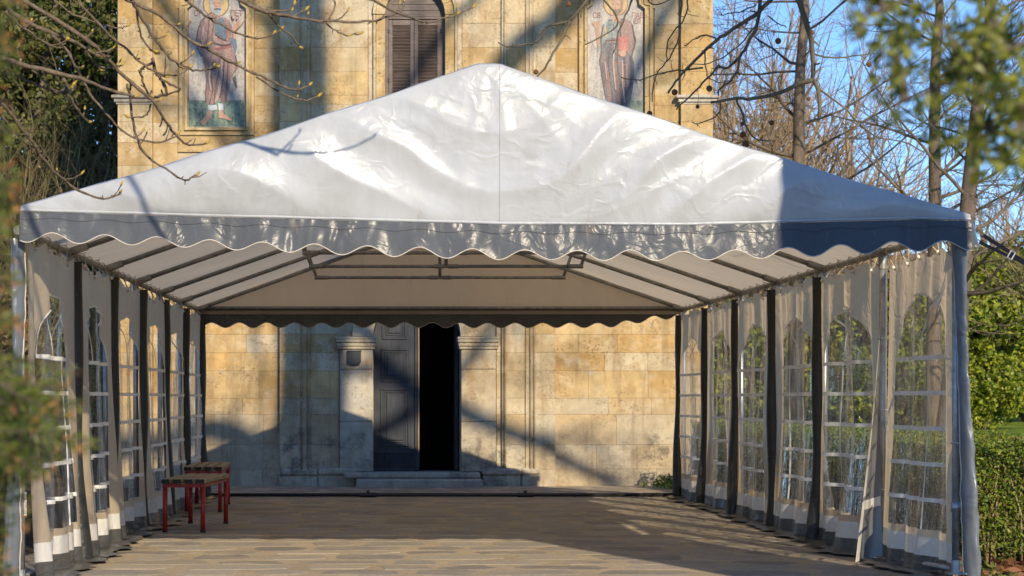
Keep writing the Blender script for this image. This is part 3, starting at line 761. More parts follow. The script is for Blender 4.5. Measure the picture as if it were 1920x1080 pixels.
# ------------------------------------------------------------------ the party tent
Y0, BAY, NB = 13.67, 2.0, 6
Y1 = Y0+BAY*NB
XR = 3.72; XRIDGE = .735; ZE, ZR = 2.25, 3.27
def XL(y): return -2.25+.14*(y-Y0)/(Y1-Y0)
tent = empty('party_tent', (XRIDGE, Y0, 0), 'large white party tent with scalloped grey valance and clear arched window walls', 'tent')
def roof_pt(x, y):
    xl = XL(y)
    if x < XRIDGE: t = (x-xl)/(XRIDGE-xl)
    else: t = (XR-x)/(XR-XRIDGE)
    return ZE+.035+(ZR+.035-ZE-.035)*t
def nz(x, y=0, z=0): return noise.noise((x, y, z))
def edge_z(x):   # lower edge of the front gable cloth
    pts = [(-2.40, 2.385), (-2.0, 2.37), (-.2, 2.322), (.8, 2.294), (1.97, 2.288), (2.6, 2.305), (3.4, 2.326), (3.86, 2.318)]
    for (a, za), (b, zb) in zip(pts[:-1], pts[1:]):
        if x <= b: return za+(zb-za)*max(0, (x-a)/(b-a))
    return pts[-1][1]
def tri(n, k=1.0): return abs(n)**k
def build_tent():
    pipe = lambda name, pts, r, mat='pipe', par=tent, sides=10: MB().tube(pts, r, sides).build(name, M[mat], par, True)
    ys = [Y0+BAY*i for i in range(NB+1)]
    # --- frame
    for i, y in enumerate(ys):
        for s in (-1, 1):
            x = XL(y) if s < 0 else XR
            yy = y + (.03 if i == 0 else 0)
            zb = .06 if (i == 0 and s > 0) else 0.0
            post = pipe('post', [(x, yy, zb), (x, yy, ZE)], .024, 'galv')
            mb = MB().box((x-.06, yy-.06, zb+.004), (x+.06, yy+.06, zb+.012)).tube([(x, yy, zb+.01), (x, yy, zb+.09)], .029, 10); mb.build('foot_plate', M['galv'], post)
            mb = MB().tube([(x, yy, ZE-.12), (x, yy, ZE+.01)], .030, 10); mb.tube([(x, yy, ZE), (x-s*.14, yy, ZE+.048)], .030, 10); mb.tube([(x, yy-.12, ZE), (x, yy+.12, ZE)], .030, 10)
            mb.build('elbow_joint', M['pipe'], post)
            r = pipe('rafter', [(x, yy, ZE), (XRIDGE, yy, ZR)], .022)
            mid = Vector((x, yy, ZE)).lerp(Vector((XRIDGE, yy, ZR)), .52); d = (Vector((XRIDGE, yy, ZR))-Vector((x, yy, ZE))).normalized()
            MB().tube([mid-d*.11, mid+d*.11], .026, 10).build('rafter_sleeve', M['galv'], r)
        if 0 < i < NB:
            h = 1.355; zt = 2.52
            tie = pipe('collar_tie', [(XRIDGE-h, y, zt), (XRIDGE+h, y, zt)], .017)
            for a, b in ((-h-.03, -h+.12), (h-.12, h+.03), (-.12, -.02), (.02, .12)):
                MB().tube([(XRIDGE+a, y, zt), (XRIDGE+b, y, zt)], .023, 10).build('tie_socket', M['pipe'], tie)
            pipe('king_post', [(XRIDGE, y, zt), (XRIDGE, y, ZR-.02)], .018)
            for s in (-1, 1):
                rz = ZR-(ZR-ZE)*(h+.02)/3.0
                pipe('tie_strut', [(XRIDGE+s*h, y, zt-.02), (XRIDGE+s*(h+.10), y, rz-.02)], .017)
    for i in range(NB):
        a, b = ys[i], ys[i+1]
        pipe('eave_pipe', [(XL(a), a, ZE), (XL(b), b, ZE)], .024); pipe('eave_pipe', [(XR, a, ZE), (XR, b, ZE)], .024)
        pipe('ridge_pipe', [(XRIDGE, a, ZR), (XRIDGE, b, ZR)], .022)
        pipe('ground_bar', [(XR, a+.06, .03+(.06 if i == 0 else 0)), (XR, b-.06, .03)], .019, 'galv')
        pipe('ground_bar', [(XL(a), a+.06, .03), (XL(b), b-.06, .03)], .019, 'galv')
    gb = pipe('ground_bar', [(XL(Y1)+.05, Y1+.02, .032), (XR-.05, Y1+.02, .032)], .023, 'darkpipe')
    for px in (690, 985):
        x = (px-VX)*Y1/FPX; MB().tube([(x-.10, Y1+.02, .032), (x+.10, Y1+.02, .032)], .029, 10).tube([(x, Y1+.02, .03), (x, Y1+.02, .085)], .02, 8).build('bar_coupling', M['darkpipe'], gb)
    # --- roof sheets, stretched over the rafters and sagging a little between them
    for s in (-1, 1):
        def fn(u, v):
            y = Y0-.05+(Y1+.10-Y0)*v; xe = (XL(y)-.012) if s < 0 else XR+.05
            x = XRIDGE+(xe-XRIDGE)*u; z = roof_pt(x, y)
            ph = ((y-Y0)/BAY) % 1.0; sag = math.sin(math.pi*ph)*math.sin(math.pi*min(1, u))*.045
            z -= sag*(1+.5*nz(x*1.2, y*.6, 3)); z += .014*nz(x*2.5, y*1.2, 8)*math.sin(math.pi*min(1, u))
            return (x, y, z)
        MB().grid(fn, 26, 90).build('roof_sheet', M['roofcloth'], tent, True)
    # --- front gable cloth
    XA, XB = XL(Y0)+.015, XR+.065
    def roofline(x):
        if x < XRIDGE: t = (XRIDGE-x)/(XRIDGE-XA)
        else: t = (x-XRIDGE)/(XB-XRIDGE)
        zt = 3.325-(3.325-(2.40 if x < XRIDGE else 2.345))*t
        zt -= .028*math.sin(math.pi*min(1, t)) - .006*math.sin(t*23)*math.sin(math.pi*t)
        return min(zt, 3.300 - .0*t)
    def gy(x, z):
        xc = x-XRIDGE; c = z-.36*(xc*xc+.06)**.72+.14*nz(x*.9, z*1.1, 2)+.05*nz(x*2.3, z*2.1, 31)
        top = roofline(x); bot = edge_z(x); t = (z-bot)/max(.05, top-bot)
        env = max(0.0, min(1.0, math.sin(math.pi*min(1, max(0, t)))**.6))*min(1, (top-bot)/.35)
        amp = .5+.9*max(0, nz(x*.8+5, z*1.3, 4)+.25)
        def fold(q): q = q % 1.0; return (1-abs(2*q-1))**1.6
        d = .034*amp*fold(c*2.5+.8*nz(x*.7, z, 9))*(.35+.65*sstep(.1, .8, abs(xc)))
        d += .017*fold(c*5.3+1.1*nz(x*1.3, z*1.3, 6)+.3)*max(0, nz(x*1.1, z*1.4, 12)+.30)*(.3+.7*sstep(.1, .8, abs(xc)))
        # fan of creases running down from the peak
        an = math.atan2(xc, 3.5-z); d += .006*fold(an*3.2+.8*nz(an*3, z, 1))*max(0, 1-abs(an)/1.1)
        d += .05*nz(x*.75, z*.9, 21)
        return Y0-.075-d*env-.03*env
    nu, nv = 300, 90
    def fg(u, v):
        x = XA+(XB-XA)*u; b = edge_z(x); t = max(b+.004, roofline(x)); z = b+(t-b)*v
        return (x, gy(x, z), z)
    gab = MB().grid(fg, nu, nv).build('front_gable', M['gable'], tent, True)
    # hem that turns the gable edge over the first rafter
    for s in (-1, 1):
        def fh(u, v):
            x = XRIDGE+((XA if s < 0 else XB)-XRIDGE)*u; z = max(edge_z(x)+.004, roofline(x))
            y = gy(x, z)+(Y0+.02-gy(x, z))*v
            return (x, y, z+.012*math.sin(math.pi*v)+.004*nz(x*9, v*2))
        MB().grid(fh, 80, 4).build('gable_hem', M['gable'], gab, True)
    xs = .80
    MB().tube([(xs, gy(xs, edge_z(xs)+(roofline(xs)-edge_z(xs))*k/40)-.002, edge_z(xs)+(roofline(xs)-edge_z(xs))*k/40) for k in range(41)], .0035, 6).build('seam', M['gable'], gab, True)
    # white welted band along the bottom of the gable
    def fb(u, v):
        x = XA+(XB-XA)*u; z = edge_z(x); return (x, Y0-.083-.006*math.sin(math.pi*v)-.004*nz(x*4, v), z-.008+.018*v)
    MB().grid(fb, 200, 4).build('white_band', M['gable'], gab, True)
    # --- valances
    def valance(name, ya, ztop, xa, xb, sc0, depth, mat, sgn, wr):
        per = .3315
        def low(x): return depth(x)+.031*(1+.18*nz(x*2.3, ya))*math.cos(2*math.pi*(x-sc0)/per)
        def fv(u, v):
            x = xa+(xb-xa)*u; zt = ztop(x); zl = zt-low(x); z = zt+(zl-zt)*v
            y = ya+sgn*(.012+.030*v+wr*.75*(.012*nz(x*19+3*nz(x*2, z*3, 1), z*2.5, 13)*max(0, .4+nz(x*1.4, 8))+.014*nz(x*5, z*6, 3)+.020*nz(x*2.1, z*3, 7)*v+.008*nz(x*16, z*9, 5)*(1.2-v)))
            return (x, y, z)
        va = MB().grid(fv, 420, 12).build(name, M[mat], tent, True)
        MB().tube([fv(k/360, 1.0) for k in range(361)], .0036, 6).build('piping', M['piping'], va, True)
        st = MB().tube([Vector(fv(k/300, .26))+Vector((0, sgn*.003, 0)) for k in range(301)], .0018, 4); st.build('stitched_seam', M[mat], va)
        return va
    dep = lambda x: .160+.032*sstep(-2.3, .4, x)-.03*sstep(2.4, 3.7, x)+.006*nz(x*1.7, 44)
    fval = valance('front_valance', Y0-.085, lambda x: edge_z(x)-.012, XA, XB, (933-VX)*Y0/FPX, dep, 'silver', -1, 1.0)
    rz = lambda x: 2.29+.005*nz(x)
    rdep = lambda x: .225-.11*sstep(2.7, 3.7, x)
    valance('rear_valance', Y1+.06, rz, XL(Y1), XR+.04, (837-VX)*Y1/FPX, rdep, 'darkgrey', 1, .5)
    # rear gable
    def fr(u, v):
        xa, xb = XL(Y1)-.04, XR+.04; x = xa+(xb-xa)*u; zb = 2.26; zt = max(zb+.004, roof_pt(x, Y1)+.0); z = zb+(zt-zb)*v
        return (x, Y1+.05+.02*nz(x*1.5, z*2, 5)*math.sin(math.pi*v), z)
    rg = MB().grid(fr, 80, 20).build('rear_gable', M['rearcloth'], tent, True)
    MB().tube([(XL(Y1), Y1, ZE+.02), (XR, Y1, ZE+.02)], .018, 8).build('gable_bar', M['pipe'], tent, True)
    MB().grid(lambda u, v: (XL(Y1)+(XR-XL(Y1))*u, Y1+.035, 2.195+.045*v), 20, 1).build('pale_band', M['rearcloth'], rg)
    # --- corner drape of the valance at the right, and the guy strap
    def fc(u, v):
        a = math.pi/2*u*1.25; zt = edge_z(3.86)-.01-.02*u; z = zt-(.155-.06*u)*v
        return (XR+.06+.06*math.sin(a)+.012*v+.03*u*v, Y0-.10+.12*(1-math.cos(a))+.10*u, z+.006*nz(u*5, v*6))
    MB().grid(fc, 14, 10).build('valance_corner', M['silver'], fval, True)
    A = Vector((3.87, Y0-.02, 2.20)); B = Vector((7.75, Y0-.3, 0.0)); d = (B-A).normalized(); side = Vector((0, 1, 0)).cross(d).normalized()
    strap = MB()
    def ribbon(p, q, w, off):
        n = len(strap.v); o = side*off
        f2 = Vector((0, .003, 0))
        for P_ in (p, q):
            strap.v.extend([tuple(P_+o+side*w-f2), tuple(P_+o-side*w-f2), tuple(P_+o-side*w+f2), tuple(P_+o+side*w+f2)])
        for k in range(4): strap.f.append((n+k, n+(k+1) % 4, n+4+(k+1) % 4, n+4+k))
    Q = A+d*.20
    ribbon(A+side*.012, Q, .010, .014); ribbon(A-side*.012, Q, .012, -.012); ribbon(Q, B, .0165, 0)
    st = strap.build('guy_strap', M['strap'], tent)
    mb = MB(); c = Q
    mb.tube([c+side*.026, c-side*.026], .006, 6); mb.tube([c+side*.026+d*.03, c-side*.026+d*.03], .006, 6); mb.tube([c+side*.026, c+side*.026+d*.03], .005, 6); mb.tube([c-side*.026, c-side*.026+d*.03], .005, 6)
    mb.build('buckle', M['galv'], st)
    MB().tube([B+Vector((.05, 0, .12)), B+Vector((-.05, 0, -.1))], .012, 6).build('peg', M['galv'], st)

    # --- side walls: one hanging panel a bay
    def make_panel(i, s, seed):
        rr = random.Random(seed); ya, yb = ys[i], ys[i+1]; ph = [rr.uniform(0, 6.28) for _ in range(6)]
        top_gap = rr.uniform(.03, .07); lean = rr.uniform(-.03, .05)
        skew = rr.uniform(-.04, .04)
        amp = rr.uniform(.7, 1.3)
        def xw(y): return XL(y) if s < 0 else XR
        flare = .045 if s < 0 else .035
        def S(u, z):
            """u 0..1 along the bay, z height"""
            h = max(0, min(1, z/2.2)); low = 1-h
            y = ya+.03+(yb-ya-.06)*u + skew*low*math.sin(math.pi*u) + .02*math.sin(9*u+ph[0])*low
            f = .030*math.sin(2*math.pi*u*2.6+ph[1]+1.2*low)+.022*math.sin(2*math.pi*u*5.3+ph[2]-2*low)+.010*math.sin(2*math.pi*u*9.7+ph[3]+3*low)
            f += .05*nz(u*2.2+seed, z*.9, seed*.37)+.018*nz(u*9+seed, z*1.7, 3)
            f *= amp*(.45+.75*low)*min(1, 6*u+.15, 6*(1-u)+.15)
            out = .045
            if s > 0 and i == 0: out = -.045
            if s > 0 and i == 1: out = -.045+.09*sstep(0, .3, u)
            x = xw(y) + (-s)*(out+f+lean*low+flare*low**3)
            return Vector((x, y, z))
        ztop = ZE-top_gap
        w0, w1, zb, zs = .15, .85, .30, 1.46      # window: left, right, sill, springing
        apex = 1.90
        def arch_z(u):
            t = abs((u-.5)/((w1-w0)/2)); t = min(1, t)
            return zs+(apex-zs)*math.sqrt(max(0, 1-t**2.2))*(1-.12*t)
        sag = lambda u: -.05*abs(math.sin(u*math.pi*4+ph[4]))*(1) # top edge scallops between ties
        mb = MB()
        zband, zskirt = .10, .10
        NU = 36
        def fabric(u0, u1, za, zb_, nu, nv):
            mb.grid(lambda u, v: S(u0+(u1-u0)*u, (za(u0+(u1-u0)*u) if callable(za) else za)*(1-v)+(zb_(u0+(u1-u0)*u) if callable(zb_) else zb_)*v), nu, nv)
        tp = lambda u: ztop+sag(u)
        fabric(0, w0, .25, tp, 8, 40); fabric(w1, 1, .25, tp, 8, 40)
        fabric(w0, w1, .25, zb, 22, 2); fabric(w0, w1, arch_z, tp, 30, 12)
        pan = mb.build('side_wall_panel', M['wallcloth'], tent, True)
        MB().grid(lambda u, v: S(w0+(w1-w0)*u, zb+(arch_z(w0+(w1-w0)*u)-zb)*v), 30, 36).build('window_film', M['film'], pan, True)
        off = Vector((-s*.008, 0, 0))
        def bar(pts, w=.017):
            m2 = MB(); n = 0
            for k, (u, z) in enumerate(pts):
                u2, z2 = pts[min(k+1, len(pts)-1)]; u1, z1 = pts[max(k-1, 0)]
                du, dz = (u2-u1)*2.0, z2-z1; L = math.hypot(du, dz) or 1; nu_, nz_ = -dz/L*w/2.0, du/L*w
                m2.v += [tuple(S(u+nu_, z+nz_)+off), tuple(S(u-nu_, z-nz_)+off)]
                if k: m2.f.append((2*k-2, 2*k-1, 2*k+1, 2*k))
            m2.build('window_bar', M['bar'], pan, True)
        for z in (.50, .74, .98, 1.22, 1.46): bar([(w0+(w1-w0)*k/20, z) for k in range(21)], .014)
        for t in (.34, .68):
            u = w0+(w1-w0)*t; bar([(u, zb+(1.46-zb)*k/18) for k in range(19)], .007)
        for sg in (-1, 1):
            bar([(.5+sg*(.03+.20*(1-math.cos(k/12*1.35))), 1.46+(apex-1.50)*math.sin(k/12*1.35)*.93) for k in range(13)], .008)
        bar([(w0+(w1-w0)*k/30, arch_z(w0+(w1-w0)*k/30)) for k in range(31)], .007)
        # pale hem and the grey skirt that trails inwards on the ground
        def skirt(u, v):
            if v < .55:
                z = .113*(1-v/.55)+.012; p = S(u, z); 
                return p+Vector((-s*.01*v, 0, 0))
            t = (v-.55)/.45; p = S(u, .012)
            return p+Vector((-s*(.006+.17*t*(1+.5*nz(u*4+seed, 1))), .03*nz(u*3, seed), .006+.035*max(0, nz(u*5+seed, t*2, 2))*math.sin(math.pi*t)+.004))
        MB().grid(skirt, 38, 20).build('ground_skirt', M['darkgrey'], pan, True)
        MB().grid(lambda u, v: S(u, .125+.125*v), 38, 4).build('hem_band', M['whitehem'], pan, True)
        # grommet cords tying the panel to the eave pipe
        for u in (.12, .3, .5, .7, .88):
            p = S(u, ztop-.04+sag(u)); e = Vector((xw(p.y), p.y, ZE)); m2 = MB(); r = .036; ds = rr.uniform(-.03, .03)
            pts = [p] + [e+Vector((-s*r*math.cos(a), ds*math.sin(a/2), r*math.sin(a))) for a in (-.6, .2, .9, 1.57, 2.3, 3.0)] + [p+Vector((0, .015, .01))]
            m2.tube(pts, .0045, 5)
            if rr.random() < .6: m2.tube([pts[3], pts[3]+Vector((-s*.03, rr.uniform(-.05, .05), rr.uniform(.03, .07)))], .0028, 4)
            cd = m2.build('tie_cord', M['cord'], pan, True)
            MB().ball(p+Vector((-s*.016, 0, .02)), .014, 8, 6).build('cord_ball', M['ballw'], cd, True)
        return pan
    for i in range(NB):
        make_panel(i, -1, 11+i*3); make_panel(i, 1, 53+i*5)
    # --- dark flaps wrapped round the posts
    def post_flap(i, s, rr):
        y = ys[i]; x = XL(y) if s < 0 else XR; a0, a1 = (-1.9, 1.9)
        ph = rr.uniform(0, 6)
        def fn(u, v):
            z = .02+(ZE-.07-.02)*v; low = 1-v
            a = a0+(a1-a0)*u; r = .056+.007*math.sin(5*v*2+ph)+.008*low**3*(1+math.sin(ph))
            cx = x+(-s)*(.050+.016*math.sin(3.1*v*2+ph)*low+.035*low**6)
            return (cx+(-s)*r*math.cos(a), y+r*1.05*math.sin(a)+.02*math.sin(4*v+ph)*low, z)
        fl = MB().grid(fn, 10, 40).build('post_flap', M['flap'], tent, True)
        def tail(u, v):
            p = Vector(fn(u, 0)); return p+Vector((-s*(.01+.10*v), (u-.5)*.05*v, -.006+.012*math.sin(math.pi*v)))
        MB().grid(tail, 8, 5).build('flap_tail', M['flap'], fl, True)
    rr = random.Random(3)
    for i in range(1, NB+1):
        for s in (-1, 1):
            if not (i == 1 and s > 0): post_flap(i, s, rr)
    # front corner flaps, silvery outside
    for s in (-1, 1):
        x = XL(Y0) if s < 0 else XR; ph = 1.3 if s < 0 else .2
        def fn(u, v):
            z = .03+(2.20-.03)*v; low = 1-v; a = -2.0+3.6*u
            r = .044+.009*math.sin(7*v+ph)+.010*low*low+.014*nz(u*3, v*11, s*3)+.008*nz(u*6, v*30, 5)
            return (x+s*(.018+(.070 if s > 0 else .02)*low*low+.012*math.sin(4*v+ph))+s*r*math.sin(a+.9)*.85, Y0-.01-r*math.cos(a+.3), z)
        cf = MB().grid(fn, 18, 60).build('corner_flap', M['silver_plain'], tent, True)
        pts = [Vector(fn(0, k/40)) for k in range(41)]; MB().tube(pts, .005, 5).build('piping', M['piping'], cf, True)
    # loose white-edged flap beside the second right-hand post
    y = ys[1]
    def lf(u, v):
        z = .05+(1.95-.05)*v; low = 1-v; w = .025+.17*low**1.3
        return (XR-.03-.005*low-w*u, y-.10-.05*low+.05*math.sin(2*u+3*v)-.05*u, z-.05*u*low)
    lfl = MB().grid(lf, 8, 40).build('loose_flap', M['silver_plain'], tent, True)
    MB().grid(lambda u, v: Vector(lf(.86+.16*u, v))+Vector((0, -.004, 0)), 2, 40).build('white_edge', M['whitehem'], lfl, True)
    MB().grid(lambda u, v: Vector(lf(.05+.9*u, .19+.035*v))+Vector((0, -.006, 0)), 6, 1).build('white_patch', M['whitehem'], lfl)
    for z in (1.62, 1.10, .52):
        MB().tube([(XR+.032*math.cos(a), y+.032*math.sin(a), z+.004*math.sin(2*a)) for a in [k*.5 for k in range(14)]], .004, 5).build('post_cord', M['ballw'], tent, True)
    for z in (.46,):
        MB().tube([(XR+.03*math.cos(a), Y0+.03+.03*math.sin(a), .9+.004*math.sin(2*a)) for a in [k*.5 for k in range(14)]], .004, 5).build('post_cord', M['ballw'], tent, True)
        MB().tube([(XR, Y0+.03, z), (XR, Y0+.03, z+.06)], .031, 10).build('post_collar', M['galv'], tent, True)
    # maker's tag on the first left panel
    c = Vector((XL(Y0)+.13, Y0+.06, .88-.19+.02))
    c = P(45, 945, Y0+.02)
    tg = MB().box((c.x-.016, c.y-.002, c.z-.075), (c.x+.016, c.y, c.z+.075)).build('maker_tag', M['whitehem'], tent)
    MB().box((c.x-.016, c.y-.0035, c.z-.085), (c.x+.016, c.y-.0005, c.z-.074)).build('red_end', M['red'], tg)
    cu = bpy.data.curves.new('lettering', 'FONT'); cu.body = 'DANCOVER'; cu.size = .03; cu.extrude = .0004; cu.align_x = 'CENTER'; cu.align_y = 'CENTER'
    to = bpy.data.objects.new('tmp', cu); COL.objects.link(to)
    me = bpy.data.meshes.new_from_object(to.evaluated_get(bpy.context.evaluated_depsgraph_get())); bpy.data.objects.remove(to)
    me.materials.clear(); me.materials.append(M['black'])
    o = bpy.data.objects.new('lettering', me); COL.objects.link(o); o.parent = tg
    o.location = Vector((c.x, c.y-.0032, c.z)) - root_loc(tent); o.rotation_euler = (math.radians(90), math.radians(90), 0); o.scale = (.82, 1, 1)
build_tent()

# ------------------------------------------------------------------ benches
def build_bench(name, a, b, width, label):
    """a, b: ground midpoints of the near and far end"""
    a, b = Vector(a), Vector(b); L = (b-a).length; ang = math.atan2((b-a).x, (b-a).y)
    e = empty(name, a, label, 'bench', 'slatted benches inside the tent'); e.rotation_euler = (0, 0, -ang)
    def loc(mb, nm, m, par=e, smooth=False): return mesh(nm, mb.v, mb.f, M[m], par, smooth, local=True)
    sw = .078; gap = (width+.05-4*sw)/3
    for k in range(4):
        x0 = -(width+.05)/2+k*(sw+gap)
        sl = loc(MB().box((x0, -.06, .425), (x0+sw, L+.06, .468), .007), 'slat', 'slat')
        loc(MB().box((x0+.003, -.0625, .428), (x0+sw-.003, -.0605, .465)), 'end_grain', 'dark_end', sl)
    for x in (-width/2, width/2):
        for y in (0, L):
            lg = loc(MB().tube([(x, y, 0), (x, y, .395)], .0215, 12), 'leg', 'red', smooth=True)
            loc(MB().tube([(x, y, -.002), (x, y, .018)], .0245, 12), 'foot_cap', 'dark_end', lg, True)
    fr = MB()
    for y in (0, L): fr.box((-width/2-.02, y-.018, .392), (width/2+.02, y+.018, .422), .003)
    for x in (-width/2, width/2): fr.box((x-.014, .02, .394), (x+.014, L-.02, .420), .003)
    loc(fr, 'frame', 'red')
    return e
build_bench('bench', (-1.66, 18.80, .012), (-1.55, 20.12, .012), .335, 'nearer slatted wooden bench on red tubular legs, inside the left tent wall')
build_bench('bench', (-1.76, 22.20, .012), (-1.785, 23.80, .012), .345, 'farther slatted wooden bench on red legs, partly hidden behind the nearer bench')

# ------------------------------------------------------------------ trees and branches
def smooth_path(pts, n=4):
    pts = [Vector(p) for p in pts]; out = []
    for i in range(len(pts)-1):
        p0, p1, p2, p3 = pts[max(i-1, 0)], pts[i], pts[i+1], pts[min(i+2, len(pts)-1)]
        for k in range(n):
            t = k/n; out.append(.5*((2*p1)+(p2-p0)*t+(2*p0-5*p1+4*p2-p3)*t*t+(3*p1-p0-3*p2+p3)*t**3))
    return out+[pts[-1]]
def rand_dir(rr): 
    v = Vector((rr.gauss(0, 1), rr.gauss(0, 1), rr.gauss(0, 1))); return v.normalized()
def grow(mb, p, d, length, r, level, rr, cfg):
    """recursive bare branch"""
    n = max(3, int(cfg['seg'][level])); pts = [p.copy()]; rad = [r]; step = length/n; dd = d.copy()
    for i in range(n):
        dd = (dd+rand_dir(rr)*cfg['wob'][level]+Vector((0, 0, cfg['up'][level]))).normalized()
        pts.append(pts[-1]+dd*step); rad.append(r*(1-(1-cfg['tip'])*(i+1)/n))
    mb.tube(pts, rad, cfg['sides'][level], cap=False)
    if level+1 < len(cfg['seg']):
        k = cfg['kids'][level]; k = rr.randint(k[0], k[1])
        for _ in range(k):
            t = rr.uniform(cfg['start'][level], 1.0); f = t*n; i = min(n-1, int(f)); q = pts[i].lerp(pts[i+1], f-i)
            base = (pts[i+1]-pts[i]).normalized(); side = rand_dir(rr); side = (side-base*side.dot(base)).normalized()
            a = rr.uniform(*cfg['ang'][level]); nd = (base*math.cos(a)+side*math.sin(a)).normalized()
            grow(mb, q, nd, length*cfg['len'][level]*rr.uniform(.6, 1.15)*(1.15-.5*t), max(cfg['rmin'], r*(1-.75*t)*cfg['rk'][level]), level+1, rr, cfg)
TREE = dict(seg=[10,7,6,5], wob=[.06,.16,.2,.22], up=[.03,.05,.03,.02], tip=.25, sides=[9,6,4,3], kids=[(16,20),(7,10),(6,9)], start=[.25,.2,.15], ang=[(.5,1.1),(.4,1.0),(.3,.9)], len=[.42,.5,.5], rk=[.55,.55,.55], rmin=.006)
THICK = dict(seg=[7,6,5], wob=[.22,.32,.35], up=[.10,.06,.03], tip=.2, sides=[5,4,3], kids=[(9,13),(7,10)], start=[.1,.1], ang=[(.3,.9),(.3,1.0)], len=[.55,.5], rk=[.6,.6], rmin=.004)

def leaf_cloud(n, fn, size, rr_seed, aspect=.55, flat=0.0):
    """n rhombic leaves, fn(rng,n) -> (n,3) centres"""
    g = np.random.default_rng(rr_seed); C = fn(g, n); n = len(C)
    a = g.normal(size=(n, 3)); a[:, 2] *= (1-flat); a /= np.linalg.norm(a, axis=1)[:, None]
    b = g.normal(size=(n, 3)); b -= a*(a*b).sum(1)[:, None]; b /= np.linalg.norm(b, axis=1)[:, None]
    s = size*g.uniform(.6, 1.3, n)[:, None]
    V = np.stack([C-a*s*.5, C+b*s*aspect*.5, C+a*s*.5, C-b*s*aspect*.5], axis=1).reshape(-1, 3)
    F = np.arange(4*n).reshape(n, 4); return V, F
def clump_fn(center, rad, nclump, crad, seed, zpow=1.0, hollow=.55):
    g0 = np.random.default_rng(seed)
    d = g0.normal(size=(nclump, 3)); d /= np.linalg.norm(d, axis=1)[:, None]
    rr_ = hollow+(1-hollow)*g0.uniform(0, 1, nclump)**.5
    cc = np.array(center)+d*rr_[:, None]*np.array(rad)*g0.uniform(.8, 1.12, nclump)[:, None]
    cr = crad*g0.uniform(.5, 1.3, nclump)
    def fn(g, n):
        k = g.integers(0, nclump, n); q = g.normal(size=(n, 3)); q /= np.linalg.norm(q, axis=1)[:, None]
        return cc[k]+q*(cr[k]*g.uniform(.3, 1, n)**.5)[:, None]*np.array([1, 1, .75])
    return fn

